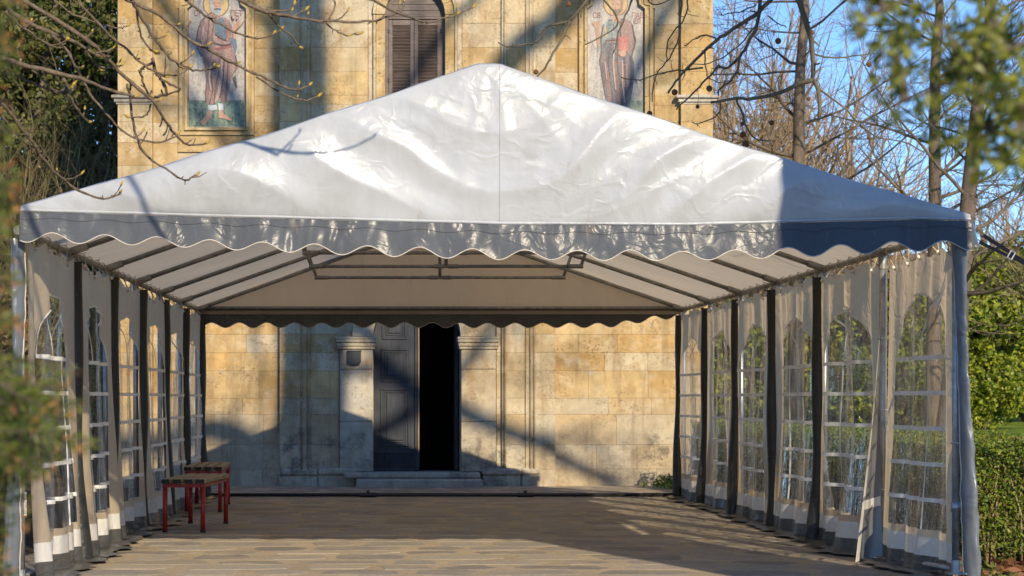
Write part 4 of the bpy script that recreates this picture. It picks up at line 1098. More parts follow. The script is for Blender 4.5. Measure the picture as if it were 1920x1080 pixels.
# --- chestnut with sticky buds, reaching in from the left
def build_chestnut():
    base = Vector((-4.3, 9.0, -.03))
    t = empty('chestnut_tree', base, 'bare chestnut tree with sticky yellow buds, branches reaching in at top left', 'tree')
    rr = random.Random(5)
    trunk = MB().tube(smooth_path([base, base+Vector((.1, .1, 2)), base+Vector((.3, .4, 4.2)), base+Vector((.3, .5, 7)), base+Vector((.1, .6, 10))], 4), [.30-.011*k for k in range(17)], 12)
    trunk.build('trunk', M['bark_grey'], t, True)
    tr_top = base+Vector((.3, .4, 4.2))
    F = 3.0
    paths = [  # (photo-traced course, depth near, depth tip, radius px start, end)
        ([(4,0),(22,22),(85,58),(120,70),(150,85),(190,107)], 11.9, 12.4, 5.2, 2.6),
        ([(43,0),(157,70),(195,105),(233,143),(287,190),(310,225),(327,250),(353,272),(387,268)], 12.0, 12.9, 4.2, 1.9),
        ([(0,108),(57,125),(150,147),(187,163),(253,182)], 11.8, 12.3, 5.2, 2.6),
        ([(97,67),(123,93),(147,133),(167,173),(207,223),(250,257),(300,267),(333,253)], 12.1, 12.7, 3.0, 1.6),
        ([(240,157),(245,200),(257,260),(277,293),(320,323),(347,337),(368,328)], 12.5, 13.0, 2.8, 1.6),
        ([(237,0),(300,30),(353,72),(400,97),(453,127),(500,147),(533,163),(560,168),(580,160)], 12.0, 12.7, 3.6, 1.6),
        ([(480,143),(517,167),(547,183),(573,188),(597,182)], 12.5, 12.7, 2.2, 1.4),
        ([(247,0),(263,27),(290,73),(320,110),(353,127),(367,132),(403,128)], 11.9, 12.4, 3.4, 1.6),
        ([(145,0),(180,40),(210,70),(240,95),(270,122),(300,137),(330,140),(355,129)], 12.1, 12.6, 2.6, 1.5),
        ([(350,0),(385,30),(420,50),(460,68),(490,72),(525,58)], 12.2, 12.6, 2.4, 1.4),
        ([(425,-12),(480,16),(519,26),(565,34),(610,40),(687,40),(718,34),(750,21),(757,2)], 12.0, 12.7, 3.8, 1.7),
        ([(690,-4),(740,22),(770,33),(792,40),(812,40),(850,28),(885,14)], 12.4, 12.9, 2.6, 1.5),
        ([(500,20),(520,48),(545,65),(562,87)], 12.2, 12.4, 2.0, 1.4),
        ([(610,40),(630,58),(650,66),(673,63)], 12.4, 12.5, 1.6, 1.2),
        ([(480,20),(540,18),(552,8)], 12.2, 12.3, 2.0, 1.3), ([(510,28),(550,30),(572,18)], 12.2, 12.3, 1.8, 1.3), ([(615,38),(628,10),(622,-8)], 12.4, 12.4, 1.8, 1.4),
        ([(0,190),(33,230),(63,270),(85,303),(111,330),(148,357),(193,374),(225,363)], 12.2, 13.1, 3.8, 1.6),
        ([(0,215),(25,245),(45,265),(62,275)], 12.2, 12.5, 2.2, 1.2), ([(118,147),(133,185),(150,212),(165,228)], 12.1, 12.4, 3.6, 2.2),
        ([(10,20),(35,45),(55,60),(80,78),(110,90),(125,78)], 11.9, 12.2, 2.4, 1.4), ([(28,140),(70,160),(105,172),(135,165)], 12.0, 12.3, 2.4, 1.3), ([(60,130),(85,155),(110,172),(135,160)], 12.0, 12.2, 2.0, 1.2),
        ([(100,0),(140,28),(190,45),(225,52),(238,48)], 12.3, 12.5, 1.8, 1.2), ([(258,20),(262,60),(275,85),(290,100)], 12.0, 12.2, 2.2, 1.4), ([(160,95),(180,120),(205,128),(230,123)], 12.4, 12.6, 2.2, 1.5),
        ([(285,108),(292,135),(305,152),(312,175),(290,182)], 12.5, 12.6, 3.4, 2.4), ([(285,118),(265,130),(270,160),(280,180)], 12.5, 12.6, 2.6, 1.8), ([(283,195),(278,212),(262,220),(243,220)], 12.5, 12.6, 2.0, 1.2), ([(300,150),(320,158),(338,168),(312,178)], 12.5, 12.6, 2.6, 1.8),
        # two more pass above the picture and only their shadows reach the gable
        ([(560,-210),(640,-150),(700,-125),(760,-112),(830,-118),(900,-140)], 11.5, 11.6, 4.0, 1.8), ([(700,-125),(735,-160),(750,-180)], 11.5, 11.5, 2.4, 1.5), ([(420,-60),(470,-25),(500,-10),(520,-22)], 12.2, 12.6, 2.6, 1.5),
        ([(150,60),(215,150),(262,222),(310,262),(345,300)], 12.7, 12.9, 4.2, 2.0)]
    paths = paths[:-1]
    paths = [(pp, d0*.83 if min(b for _, b in pp) > -40 else d0, d1*.83 if min(b for _, b in pp) > -40 else d1, r0, r1) for (pp, d0, d1, r0, r1) in paths]
    limb_pts = []
    for (pp, d0, d1, r0, r1) in paths:
        n = len(pp); pts = [P(a, b, d0+(d1-d0)*i/(n-1)) for i, (a, b) in enumerate(pp)]
        sp = smooth_path(pts, 4); m = len(sp)
        sp = [q+rand_dir(rr)*.004 for q in sp]
        rad = [(r0+(r1-r0)*i/(m-1))*d0/FPX*1.0 for i in range(m)]
        # knuckles along the twig
        rad = [r*(1.22 if rr.random() < .16 else 1.0) for r in rad]
        br = MB().tube(sp, rad, 7)
        for i in range(2, m-1):     # short spurs
            if rr.random() < .18:
                s_ = rand_dir(rr); q = sp[i]+s_*rr.uniform(.012, .03); br.tube([sp[i], q], [rad[i]*.7, rad[i]*.45], 5)
        b = br.build('branch', M['bark_chest'], t, True)
        if pp[0][1] <= 8 or pp[0][0] <= 8: limb_pts.append(sp[0])
        # side shoots and buds
        tips = [(sp[-1], (sp[-1]-sp[-3]).normalized(), 1.15)]
        for i in range(4, m-2):
            if rr.random() < .20 and r0 < 5:
                dd = ((sp[i+1]-sp[i]).normalized()*.8+rand_dir(rr)*.7+Vector((0, 0, .35))).normalized(); ln = rr.uniform(.03, .10)
                q1 = sp[i]+dd*ln*.5; q2 = q1+(dd+Vector((0, 0, .4))).normalized()*ln*.5
                MB().tube([sp[i], q1, q2], [rad[i]*.7, rad[i]*.55, rad[i]*.5], 5).build('shoot', M['bark_chest'], b, True)
                if rr.random() < .8: tips.append((q2, (q2-q1).normalized(), rr.uniform(.6, 1.0)))
        for q, dd, s in tips:
            dd = (dd+Vector((0, 0, .5))).normalized(); L = .029*s
            MB().tube([q-dd*.004, q+dd*L*.3, q+dd*L*.65, q+dd*L], [.0034*s, .0066*s, .0052*s, .001*s], 7).build('bud', M['bud'], b, True)
    # limbs that carry those branches back to the trunk, above the frame
    hub = [P(-160, -1000, 8.6), P(60, -1060, 8.6), P(330, -1100, 8.7), P(640, -1120, 8.8)]
    MB().tube(smooth_path([tr_top+Vector((0, 0, -1.2)), P(-330, 160, 9.5), P(-160, 60, 9.6), P(-60, 130, 9.75), P(0, 108, 11.8*.83)], 4), [.09-.0045*i for i in range(17)], 8).build('limb', M['bark_chest'], t, True)
    MB().tube(smooth_path([tr_top, P(-420, -700, 9.0)]+hub, 4), [.11-.0042*i for i in range(21)], 8).build('limb', M['bark_chest'], t, True)
    hp = smooth_path([P(-420, -700, 9.0)]+hub, 6)
    for q in limb_pts:
        c = min(hp, key=lambda h: (h-q).length+ .3*abs(h.x+.25-q.x)); mid = c.lerp(q, .5)+Vector((-.1, 0, .12))
        MB().tube(smooth_path([c, mid, q], 4), [.022-.0015*j for j in range(9)], 7).build('branch', M['bark_chest'], t, True)
    q = P(0, 190, 12.2*.83); MB().tube(smooth_path([tr_top+Vector((0, .1, -1.6)), P(-260, 60, 9.7), P(-90, 110, 9.9), q], 4), [.06-.0038*i for i in range(13)], 7).build('limb', M['bark_chest'], t, True)
build_chestnut()

# --- plane tree: stands right of the camera's view, its twigs hang over the tent, its shadow crosses everything
def build_plane():
    base = Vector((4.45, 9.3, -.04))
    t = empty('plane_tree', base, 'plane tree with dark hanging twigs and round seed balls over the tent', 'tree')
    rr = random.Random(17)
    tp = smooth_path([base, Vector((4.45, 9.3, 2.5)), Vector((4.45, 9.3, 5.0)), Vector((4.85, 9.3, 8.0)), Vector((5.38, 9.3, 11.0)), Vector((5.28, 9.3, 13.5)), Vector((5.14, 9.4, 16.5)), Vector((5.1, 9.6, 20))], 4)
    rad = [.70, .64, .61, .59]+[.585]*4+[.58-.011*i for i in range(21)]
    MB().tube(tp, rad[:len(tp)], 18).build('trunk', M['bark_plane'], t, True)
    cfgL = dict(TREE); cfgL.update(seg=[8,6,5], kids=[(5,7),(4,6)], start=[.35,.2], wob=[.1,.16,.2], up=[.02,.02,.0], sides=[7,5,4], len=[.45,.5], ang=[(.4,.9),(.4,1.0)], rk=[.5,.55], rmin=.012, tip=.35)
    def S(px, py, Y=9.3):      # where a thing must hang at depth Y to shade photo point px,py of the church front
        k = YF-.1-Y; return Vector((fx(px)+.295*k, Y, fz(py)+.465*k))
    limbs = [([Vector((5.3, 9.3, 12.2)), S(660, 330), S(740, 200), S(830, 60), S(900, -10), S(980, -120)], .11, .07),
             ([Vector((5.3, 9.3, 11.5)), S(800, 420, 9.6), S(945, 125, 9.8), S(1045, 45, 9.8), S(1090, -10, 9.8), S(1200, -120, 9.8)], .23, .17),
             ([Vector((5.3, 9.3, 12.6)), S(760, 690), S(870, 777), S(1000, 828), S(1150, 902), S(1250, 990)], .15, .09),
             ([Vector((5.2, 9.3, 13.6)), S(470, 260), S(440, 170), S(370, 80), S(310, 0), S(240, -140)], .13, .09),
             ([Vector((5.25, 9.3, 12.0)), S(510, 560, 9.0), S(480, 620, 9.0), S(500, 690, 9.0), S(490, 800, 9.0)], .07, .03),
             ([Vector((5.3, 9.3, 11.0)), S(650, 830), S(700, 800), S(780, 760), S(860, 700), S(950, 560)], .12, .07),
             ([Vector((5.25, 9.3, 11.8)), S(560, 600, 8.6), S(640, 690, 8.4), S(690, 700, 8.4), S(780, 680, 8.4)], .10, .05),
             ([Vector((5.3, 9.3, 11.2)), S(520, 850, 8.8), S(450, 812, 8.8), S(380, 800, 8.8), S(300, 830, 8.8), S(200, 850, 8.8)], .20, .14),
             ([Vector((5.2, 9.4, 12.8)), S(1050, 400, 10.5), S(1150, 230, 10.5), S(1230, 60, 10.5), S(1300, -60, 10.5)], .14, .08)]
    for pts, r0, r1 in limbs:
        sp = smooth_path(pts, 4); m = len(sp)
        mb = MB().tube(sp, [r0+(r1-r0)*i/(m-1) for i in range(m)], 9)
        for q in (sp[m//2], sp[m*2//3], sp[-1]):
            d = (sp[-1]-sp[-4]).normalized(); d = (d+rand_dir(rr)*.6).normalized()
            grow(mb, q, d, rr.uniform(1.6, 3.0), r1*.55, 0, rr, cfgL)
        mb.build('limb', M['bark_plane'], t, True)
    crown = MB()
    for k in range(4):
        q = tp[20+rr.randint(0, 7)]; a = rr.uniform(0, 6.28); grow(crown, q, Vector((math.cos(a), math.sin(a)*.6, .7)).normalized(), rr.uniform(3.5, 5.5), .10, 0, rr, cfgL)
    crown.build('upper_branches', M['bark_plane'], t, True)
    # hanging twigs seen against the church and the sky, over the tent roof
    paths = [([(1447,-4),(1420,25),(1392,44),(1367,60),(1344,74),(1319,96),(1297,119),(1278,139),(1262,161),(1254,175)], 16.2, 16.8, 4.4, 1.8),
        ([(1427,-4),(1420,45),(1400,85),(1386,107),(1365,127),(1347,125),(1330,143),(1310,165),(1290,185),(1267,205)], 16.2, 16.8, 3.6, 1.3),
        ([(1386,107),(1383,133),(1365,155),(1348,167),(1346,178)], 16.3, 16.5, 2.6, 1.6),
        ([(1495,-4),(1510,40),(1520,75),(1524,120),(1524,148),(1535,175),(1536,222)], 16.0, 16.2, 5.6, 3.2),
        ([(1524,148),(1490,160),(1450,178),(1410,185),(1380,185),(1332,192)], 16.1, 16.5, 4.4, 2.6),
        ([(1380,186),(1392,215),(1400,240),(1420,262),(1450,262),(1475,253)], 16.3, 16.6, 2.2, 1.1),
        ([(1102,-6),(1085,22),(1067,38),(1040,46),(1024,52),(1010,75),(990,83),(950,88),(934,78)], 16.5, 16.9, 3.2, 1.2),
        ([(1067,38),(1057,66),(1042,92),(1028,115),(1020,130),(1003,148)], 16.6, 16.7, 2.8, 1.6),
        ([(1278,-6),(1275,45),(1270,80),(1255,110),(1235,133),(1226,160),(1222,190)], 16.5, 16.9, 1.8, 1.0),
        ([(1290,-6),(1287,25),(1276,45),(1256,68),(1251,95),(1250,115)], 16.5, 16.8, 1.6, 1.0),
        ([(1319,128),(1290,131),(1260,133),(1230,140),(1200,150),(1165,146)], 16.6, 16.9, 1.8, 1.0), ([(1344,74),(1325,65),(1300,75),(1283,87)], 16.5, 16.6, 1.8, 1.0), ([(1420,45),(1395,75),(1365,102),(1330,118),(1300,121)], 16.4, 16.7, 1.6, .9),
        ([(1420,8),(1395,20),(1370,25),(1352,28)], 16.5, 16.6, 1.5, .9), ([(1323,96),(1323,118),(1325,142)], 16.5, 16.6, 1.5, 1.0), ([(1325,142),(1345,155),(1370,152)], 16.5, 16.6, 1.2, .8),
        ([(1352,190),(1350,208),(1335,222),(1310,232),(1297,230)], 16.5, 16.6, 1.4, .9), ([(1440,28),(1460,45),(1475,50)], 16.3, 16.4, 1.4, .9),
        ([(1522,100),(1560,108),(1600,105),(1640,100)], 16.1, 16.4, 2.0, 1.0), ([(1537,170),(1580,200),(1610,230),(1640,255),(1690,265),(1735,285)], 16.2, 16.6, 1.8, 1.2), ([(1610,232),(1590,255),(1572,272),(1575,300),(1582,325)], 16.3, 16.4, 2.2, 1.6), ([(1612,230),(1640,210),(1660,165),(1668,140)], 16.3, 16.4, 1.6, 1.0),
        ([(1210,-5),(1225,8),(1245,6),(1258,-4)], 16.6, 16.7, 1.4, 1.0), ([(1130,-5),(1160,40),(1140,60),(1097,84)], 16.8, 16.9, 2.0, 1.2), ([(1188,-5),(1172,30),(1160,60),(1150,100)], 16.8, 16.9, 2.0, 1.1)]
    starts = []
    for (pp, d0, d1, r0, r1) in paths:
        n = len(pp); pts = [P(a, b, d0+(d1-d0)*i/(n-1)) for i, (a, b) in enumerate(pp)]
        sp = [q+rand_dir(rr)*.006 for q in smooth_path(pts, 3)]; m = len(sp)
        rad2 = [(r0+(r1-r0)*i/(m-1))*d0/FPX for i in range(m)]
        mb = MB().tube(sp, rad2, 6)
        for i in range(2, m):
            if rr.random() < .42:
                s_ = (rand_dir(rr)+Vector((0, 0, -.2))).normalized(); ln = rr.uniform(.02, .10); q = sp[i]+s_*ln*.5; q2 = q+(s_+rand_dir(rr)*.6).normalized()*ln*.5
                mb.tube([sp[i], q, q2], [rad2[i]*.6, rad2[i]*.5, max(.0025, rad2[i]*.35)], 4)
        mb.build('twig', M['bark_plane'], t, True)
        if pp[0][1] <= 0: starts.append(sp[0])
    for (px, py, r) in ((1066,8,5), (1005,135,5), (1218,213,5.5), (1265,173,6), (1330,166,6), (1308,200,4), (1393,252,6), (1398,271,7), (1392,232,4), (1459,77,6), (1522,61,5), (1516,185,4), (1447,230,5), (1629,121,5), (1629,258,4), (1721,39,4)):
        c = P(px, py, 16.45); rr_ = r*16.45/FPX
        fb = MB().ball(c, rr_, 10, 8).build('seed_ball', M['fruit'], t, True)
        MB().tube([c+Vector((0, 0, rr_*.8)), c+Vector((rr.uniform(-.01, .01), 0, rr_+.05)), c+Vector((rr.uniform(-.02, .02), 0, rr_+.12))], .0022, 4).build('stalk', M['bark_plane'], fb)
    # carriers from the trunk, above the picture
    L1 = smooth_path([tp[9], Vector((5.0, 11.5, 7.4)), P(1700, -560, 14.5), P(1500, -260, 16.0), P(1300, -160, 16.4), P(1080, -110, 16.6)], 6)
    MB().tube(L1, [.13-.0034*i for i in range(len(L1))], 9).build('limb', M['bark_plane'], t, True)
    for q in starts:
        c = min(L1[12:], key=lambda h: (h-q).length); mid = c.lerp(q, .5)+Vector((.03, 0, .02))
        MB().tube([c, mid, q], [.034, .026, .018], 7).build('twig', M['bark_plane'], t, True)
build_plane()

# --- background trees, bushes, hedge
def bare_tree(name, base, h, r, lean, seed, mat, label, group=None, cfg=TREE):
    rr = random.Random(seed); t = empty(name, base, label, 'tree', group); base = Vector(base)
    tr = MB(); n = 12; pts = []; rad = []; d = Vector(lean)
    for i in range(n+1): pts.append(base+Vector((d.x*i/n*h+.05*nz(i*.7, seed)*i/3, d.y*i/n*h, h*i/n))); rad.append(r*(1-.8*i/n)*(1.25 if i == 0 else 1))
    tr.tube(pts, rad, 10); tr.build('trunk', M[mat], t, True)
    cr = MB(); c2 = dict(cfg)
    for k in ('seg', 'wob', 'up', 'sides'): c2[k] = cfg[k][1:]
    for k in ('kids', 'start', 'ang', 'len', 'rk'): c2[k] = cfg[k][1:]
    for _ in range(34):
        f = rr.uniform(.18, 1)*n; i = min(n-1, int(f)); q = pts[i].lerp(pts[i+1], f-i); a = rr.uniform(0, 6.283); e = rr.uniform(.1, .8)
        grow(cr, q, Vector((math.cos(a), math.sin(a), e)).normalized(), h*rr.uniform(.16, .34)*(1.15-.5*f/n), rad[i]*rr.uniform(.16, .34), 0, rr, c2)
    cr.build('crown', M[mat], t, True); return t
X = lambda px, Y: (px-VX)*Y/FPX
bare_tree('bare_tree', (X(1488, 42), 42, gz(X(1488, 42), 42)-.1), 13, .19, (.02, 0, 0), 31, 'bark_grey', 'bare tree with thick dark trunk right of the church corner', 'bare trees beyond the tent')
bare_tree('bare_tree', (X(1750, 38), 38, gz(X(1750, 38), 38)-.1), 12, .165, (.006, 0, 0), 47, 'bark_grey', 'slim upright bare trunk left of the leaning one at the right', 'bare trees beyond the tent')
bare_tree('bare_tree', (X(1770, 36), 36, gz(X(1770, 36), 36)-.1), 11, .20, (.095, 0, 0), 61, 'bark_grey', 'leaning bare trunk rising behind the right tent corner', 'bare trees beyond the tent')
bare_tree('bare_tree', (X(2030, 44), 44, gz(X(2030, 44), 44)-.1), 12, .16, (-.03, 0, 0), 71, 'bark_olive', 'bare tree spreading in from the right edge above the bushes', 'bare trees beyond the tent')
def thicket(seed, h, n, mat):
    rr = random.Random(seed); mb = MB()
    for k in range(n):
        a = rr.uniform(0, 6.28); p = Vector((rr.gauss(0, .35), rr.gauss(0, .35), 0)); d = Vector((math.cos(a)*.35, math.sin(a)*.35, 1)).normalized()
        grow(mb, p, d, h*rr.uniform(.7, 1.05), h*.011*rr.uniform(.6, 1.2), 0, rr, THICK)
    return mb
def place_thickets():
    a = thicket(3, 6.5, 9, 'x'); b = thicket(8, 5.0, 10, 'x')
    def put(src_key, mat, loc, rot, sc, name, label, group, cache={}):
        if (src_key, mat) not in cache:
            mb = a if src_key == 'a' else b
            me = bpy.data.meshes.new('stems'); me.from_pydata(mb.v, [], mb.f); me.polygons.foreach_set('use_smooth', [True]*len(me.polygons)); me.materials.append(M[mat]); cache[src_key, mat] = me
        o = bpy.data.objects.new(name, cache[src_key, mat]); COL.objects.link(o); o.location = loc; o.rotation_euler = (0, 0, rot); o.scale = (sc, sc, sc*1.05)
        tag(o, label, 'shrub', group)
    rr = random.Random(9)
    for px, Y, sc, k in ((1350, 58, 1.25, 'a'), (1385, 63, 1.35, 'b'), (1425, 60, 1.15, 'a'), (1460, 66, 1.35, 'b'), (1520, 61, 1.05, 'b'), (1590, 66, .7, 'a'), (1650, 62, .6, 'b'), (1400, 57, 1.0, 'b'), (1365, 69, 1.5, 'a'), (1440, 70, 1.4, 'b')):
        x = X(px, Y); put(k, 'bark_tan', (x, Y, gz(x, Y)-.05), rr.uniform(0, 6), sc*1.4, 'bare_shrub', 'tall bare tan shrub in the thicket right of the church', 'bare thicket right of the church')
    for px, Y, sc, k in ((200, 36.5, .9, 'a'), (150, 35, .95, 'b'), (95, 37, 1.0, 'a'), (40, 35.5, .95, 'b'), (-20, 37, 1.0, 'a'), (120, 39, 1.1, 'b'), (175, 38.5, 1.0, 'b'), (225, 35.2, .6, 'b'), (185, 34.6, .55, 'a'), (70, 34.8, .55, 'b')):
        x = X(px, Y); put(k, 'bark_olive', (x, Y, gz(x, Y)-.05), rr.uniform(0, 6), sc*1.0, 'bare_shrub', 'bare olive-brown shrub in the thicket left of the church', 'bare thicket left of the church')
    for x, Y, sc, k in ((-4.6, 17.5, .42, 'b'), (-5.2, 21.5, .5, 'a'), (-4.7, 26, .5, 'b')):
        put(k, 'bark_olive', (x, Y, gz(x, Y)-.05), rr.uniform(0, 6), sc, 'bare_shrub', 'low bare shrub seen dimly through the left tent windows', 'low shrubs outside the left tent wall')
place_thickets()
def evergreen(name, base, h, rad, n, size, mat, label, seed, group=None, cat='bush', ncl=46, crad=.28):
    base = Vector(base); t = empty(name, base, label, cat, group)
    c = base+Vector((0, 0, h*.53))
    V, F = leaf_cloud(n, clump_fn(c, (rad, rad*.9, h*.5), ncl, rad*crad+.12, seed, hollow=.5), size, seed)
    keep = V.reshape(-1, 4, 3)[:, :, 2].min(1) > base.z-.02; V = V.reshape(-1, 4, 3)[keep].reshape(-1, 3)
    fast_mesh('crown', V, np.arange(len(V)).reshape(-1, 4), M[mat], t)
    rr = random.Random(seed); mb = MB()
    for k in range(5):
        a = rr.uniform(0, 6.28); mb.tube(smooth_path([base+Vector((.1*math.cos(a), .1*math.sin(a), -.1)), base+Vector((rad*.25*math.cos(a), rad*.25*math.sin(a), h*.4)), base+Vector((rad*.55*math.cos(a+.4), rad*.5*math.sin(a+.4), h*.8))], 3), [.07*h/5*(1-.12*i) for i in range(7)], 6)
    mb.build('trunk', M['bark_grey'], t, True); return t
evergreen('evergreen_bush', (X(195, 34), 34.0, gz(X(195, 34), 34)-.05), 4.6, .95, 14000, .10, 'leaf_olive', 'olive bush filling the gap beside the left church corner', 99, 'evergreens left of the church', 'bush', 50, .26)
# right-hand bushes across the lawn
for k, (px, Y, h, rad) in enumerate(((1850, 58, 4.6, 2.3), (1930, 60, 4.9, 2.6), (1745, 55, 3.9, 2.0), (1640, 54, 3.5, 1.9), (1530, 55, 3.6, 2.0), (1430, 54, 3.3, 1.9), (2040, 62, 5.2, 3.0))):
    x = X(px, Y); lab = ['tall bright evergreen bush just right of the tent corner post', 'evergreen bush cut by the right edge of the picture', 'evergreen bush seen through the front right tent window', 'evergreen bush seen through the second right window', 'evergreen bush seen through the third right window', 'evergreen bush seen through the fourth right window', 'evergreen bush beyond the right edge'][k]
    evergreen('evergreen_bush', (x, Y, gz(x, Y)-.05), h, rad, 15000 if k < 3 else 7000, .17, 'leaf_bush', lab, 100+k, 'evergreen bushes across the lawn', ncl=60, crad=.22)
for k, (px, Y, h, rad) in enumerate(((1835, 50, 1.5, 1.2), (1905, 50, 1.4, 1.3))):
    x = X(px, Y); evergreen('low_bush', (x, Y+3, gz(x, Y+3)-.05), h*1.35, rad, 7000, .12, 'leaf_bush', ['low rounded bush in front of the tall evergreen, by the corner post', 'low rounded bush at the right edge of the lawn'][k], 140+k, 'low bushes on the lawn', crad=.2)
# left: tall evergreens behind the thicket
for k, (px, Y, h, rad) in enumerate(((205, 41, 11.0, 1.9), (95, 43, 12.0, 2.2), (5, 40, 11.0, 2.0), (150, 46, 12, 2.4), (-90, 43, 11, 2.2))):
    x = X(px, Y); evergreen('evergreen_tree', (x, Y, gz(x, Y)-.05), h, rad, 26000, .13, ['leaf_dark', 'leaf_olive', 'leaf_olive', 'leaf_dark', 'leaf_olive'][k],
              ['dark evergreen tree pressed against the left church corner', 'olive green conifer in the middle of the left background', 'olive green conifer at the left edge', 'darkest tall evergreen behind the left conifers', 'conifer just past the left edge'][k], 160+k, 'evergreens left of the church', 'tree', 90, .3)
for k, (px, Y, h, rad) in enumerate(((1372, 60, 6.4, 1.5), (1345, 64, 7.2, 1.6), (1420, 66, 5.6, 1.8))):
    x = X(px, Y); evergreen('conifer', (x, Y, gz(x, Y)-.05), h, rad, 6000, .2, 'leaf_olive', ['dull green conifer behind the tan thicket, nearest the church', 'tallest dull conifer at the right church corner', 'small dull conifer farther right in the thicket'][k], 190+k, 'conifers behind the right thicket', 'tree', 50, .28)
for k, (x, Y) in enumerate(((-4.2, 15.2), (-4.5, 18.6), (-4.6, 22.5), (-5.0, 27))):
    evergreen('shaded_shrub', (x, Y, gz(x, Y)-.05), 2.5+.3*(k % 2), 1.15, 9000, .085, 'leaf_brown', 'dull shrub outside the left tent wall, %s of the row' % ['nearest', 'second', 'third', 'farthest'][k], 210+k, 'shrubs outside the left tent wall', crad=.2)

def build_hedge():
    x0, x1, ya, yb, h = 4.28, 5.75, 15.3, 29.0, .86
    hd = empty('hedge', ((x0+x1)/2, ya, 0), 'clipped green box hedge beside the right tent wall', 'hedge')
    def fn(g, n):
        A = [('top', (x1-x0)*(yb-ya)*.8), ('left', h*(yb-ya)), ('front', h*(x1-x0)*4.5)]; tot = sum(a for _, a in A); out = []
        for k, a in A:
            m = int(n*a/tot); u = g.uniform(0, 1, m); v = g.uniform(0, 1, m); dep = np.abs(g.normal(0, .05, m))
            if k == 'top': P_ = np.stack([x0+(x1-x0)*u, ya+(yb-ya)*v, h-dep], 1)
            elif k == 'left': P_ = np.stack([x0+dep, ya+(yb-ya)*v, h*u**.8], 1)
            else: P_ = np.stack([x0+(x1-x0)*u, ya+dep*1.5, h*v**.75], 1)
            out.append(P_)
        Q = np.concatenate(out); w = np.stack([np.sin(Q[:, 1]*5.1+Q[:, 2]*7), np.sin(Q[:, 0]*6.3+Q[:, 2]*5), np.sin(Q[:, 0]*7.7+Q[:, 1]*4.3)], 1)*.022
        return Q+w+g.normal(0, .012, Q.shape)
    V, F = leaf_cloud(95000, fn, .030, 77, .6); fast_mesh('foliage', V, F, M['leaf_hedge'], hd)
    core = MB().box((x0+.16, ya+.2, .12), (x1-.16, yb-.1, h-.14)); core.build('inner_twigs', M['bark_grey'], hd)
    rr = random.Random(4); st = MB()
    for k in range(150):
        x = rr.uniform(x0+.03, x1-.05) if k < 70 else x0+rr.uniform(.03, .15); y = ya+rr.uniform(.03, .15) if k < 70 else rr.uniform(ya, yb)
        st.tube([(x, y, -.03), (x+rr.uniform(-.06, .06), y+rr.uniform(-.05, .05), .35), (x+rr.uniform(-.12, .12), y, .7)], [.009, .007, .004], 5)
    st.build('stems', M['bark_tan'], hd, True)
build_hedge()
def ground_litter():
    def fn(g, n):
        x = g.uniform(3.82, 5.6, n); y = 12.8+g.uniform(0, 1, n)**1.2*5.0; x = np.where(y > 15.3, 3.80+g.uniform(0, .45, n), x)
        return np.stack([x, y, -.02+np.abs(g.normal(0, .035, n))], 1)
    V, F = leaf_cloud(900, fn, .105, 5, .7, .6); o = fast_mesh('fallen_leaves', V, F, M['deadleaf']); tag(o, 'brown fallen leaves lying under the hedge', 'leaves', kind='stuff')
    def fg(g, n):
        k = g.integers(0, 3, n); c = np.array([(4.05, 29.5), (4.2, 28.6), (4.35, 29.9)])[k]; q = g.normal(0, .13, (n, 2))
        return np.stack([c[:, 0]+q[:, 0], c[:, 1]+q[:, 1]*1.6, -.03+np.abs(g.normal(0, .06, n))], 1)
    V, F = leaf_cloud(800, fg, .085, 6, .28); o = fast_mesh('weeds', V, F, M['grass']); tag(o, 'green weeds at the foot of the church wall by the rear tent post', 'weeds', kind='stuff')
    def fk(g, n):
        y = g.uniform(13, 29, n); return np.stack([4.0+np.abs(g.normal(0, .12, n)), y, -.03+np.abs(g.normal(0, .035, n))], 1)
    V, F = leaf_cloud(5000, fk, .06, 8, .25); o = fast_mesh('ground_cover', V, F, M['grass']); tag(o, 'small green weeds along the foot of the hedge', 'weeds', kind='stuff')
ground_litter()

# --- wooded hill on the horizon
def build_hill():
    mb = MB()
    def fn(u, v):
        x = -60+330*u; y = 190+120*v; z = 1.9+(17+5*nz(u*3, 2)+3*nz(u*9, 4))*math.sin(math.pi*.5*min(1, v*1.3))*sstep(0, .12, u)*1.0
        return (x, y, z-1*(v == 0))
    m = mb.grid(fn, 60, 14).build('hill', M['hillmat'], smooth=True); tag(m, kind='structure')
    rr = random.Random(12); src = MB(); c2 = dict(THICK); c2.update(rmin=.03, kids=[(7,9),(4,6)])
    for k in range(3): grow(src, Vector((0, 0, 0)), Vector((rr.uniform(-.3, .3), rr.uniform(-.2, .2), 1)).normalized(), 8, .16, 0, rr, c2)
    SV = np.array(src.v); SF = [f for f in src.f if len(f) == 4]; SF = np.array(SF); Vs = []; Fs = []; n = 0
    for k in range(260):
        u, v = rr.uniform(.25, .8), rr.uniform(.05, .75); p = np.array(fn(u, v)); a = rr.uniform(0, 6.28); s = rr.uniform(.6, 1.1)
        Rm = np.array([[math.cos(a), -math.sin(a), 0], [math.sin(a), math.cos(a), 0], [0, 0, 1]]); Vs.append(SV@Rm.T*s+p); Fs.append(SF+n); n += len(SV)
    o = fast_mesh('hillside_wood', np.concatenate(Vs), np.concatenate(Fs), M['bark_tan']); tag(o, 'far bare brown woodland on the hillside', 'woodland', kind='stuff')
M['hillmat'] = simple('brown_woodland_floor', (.17,.125,.085), .95, nscale=.15, var=.4, coords='World')
build_hill()

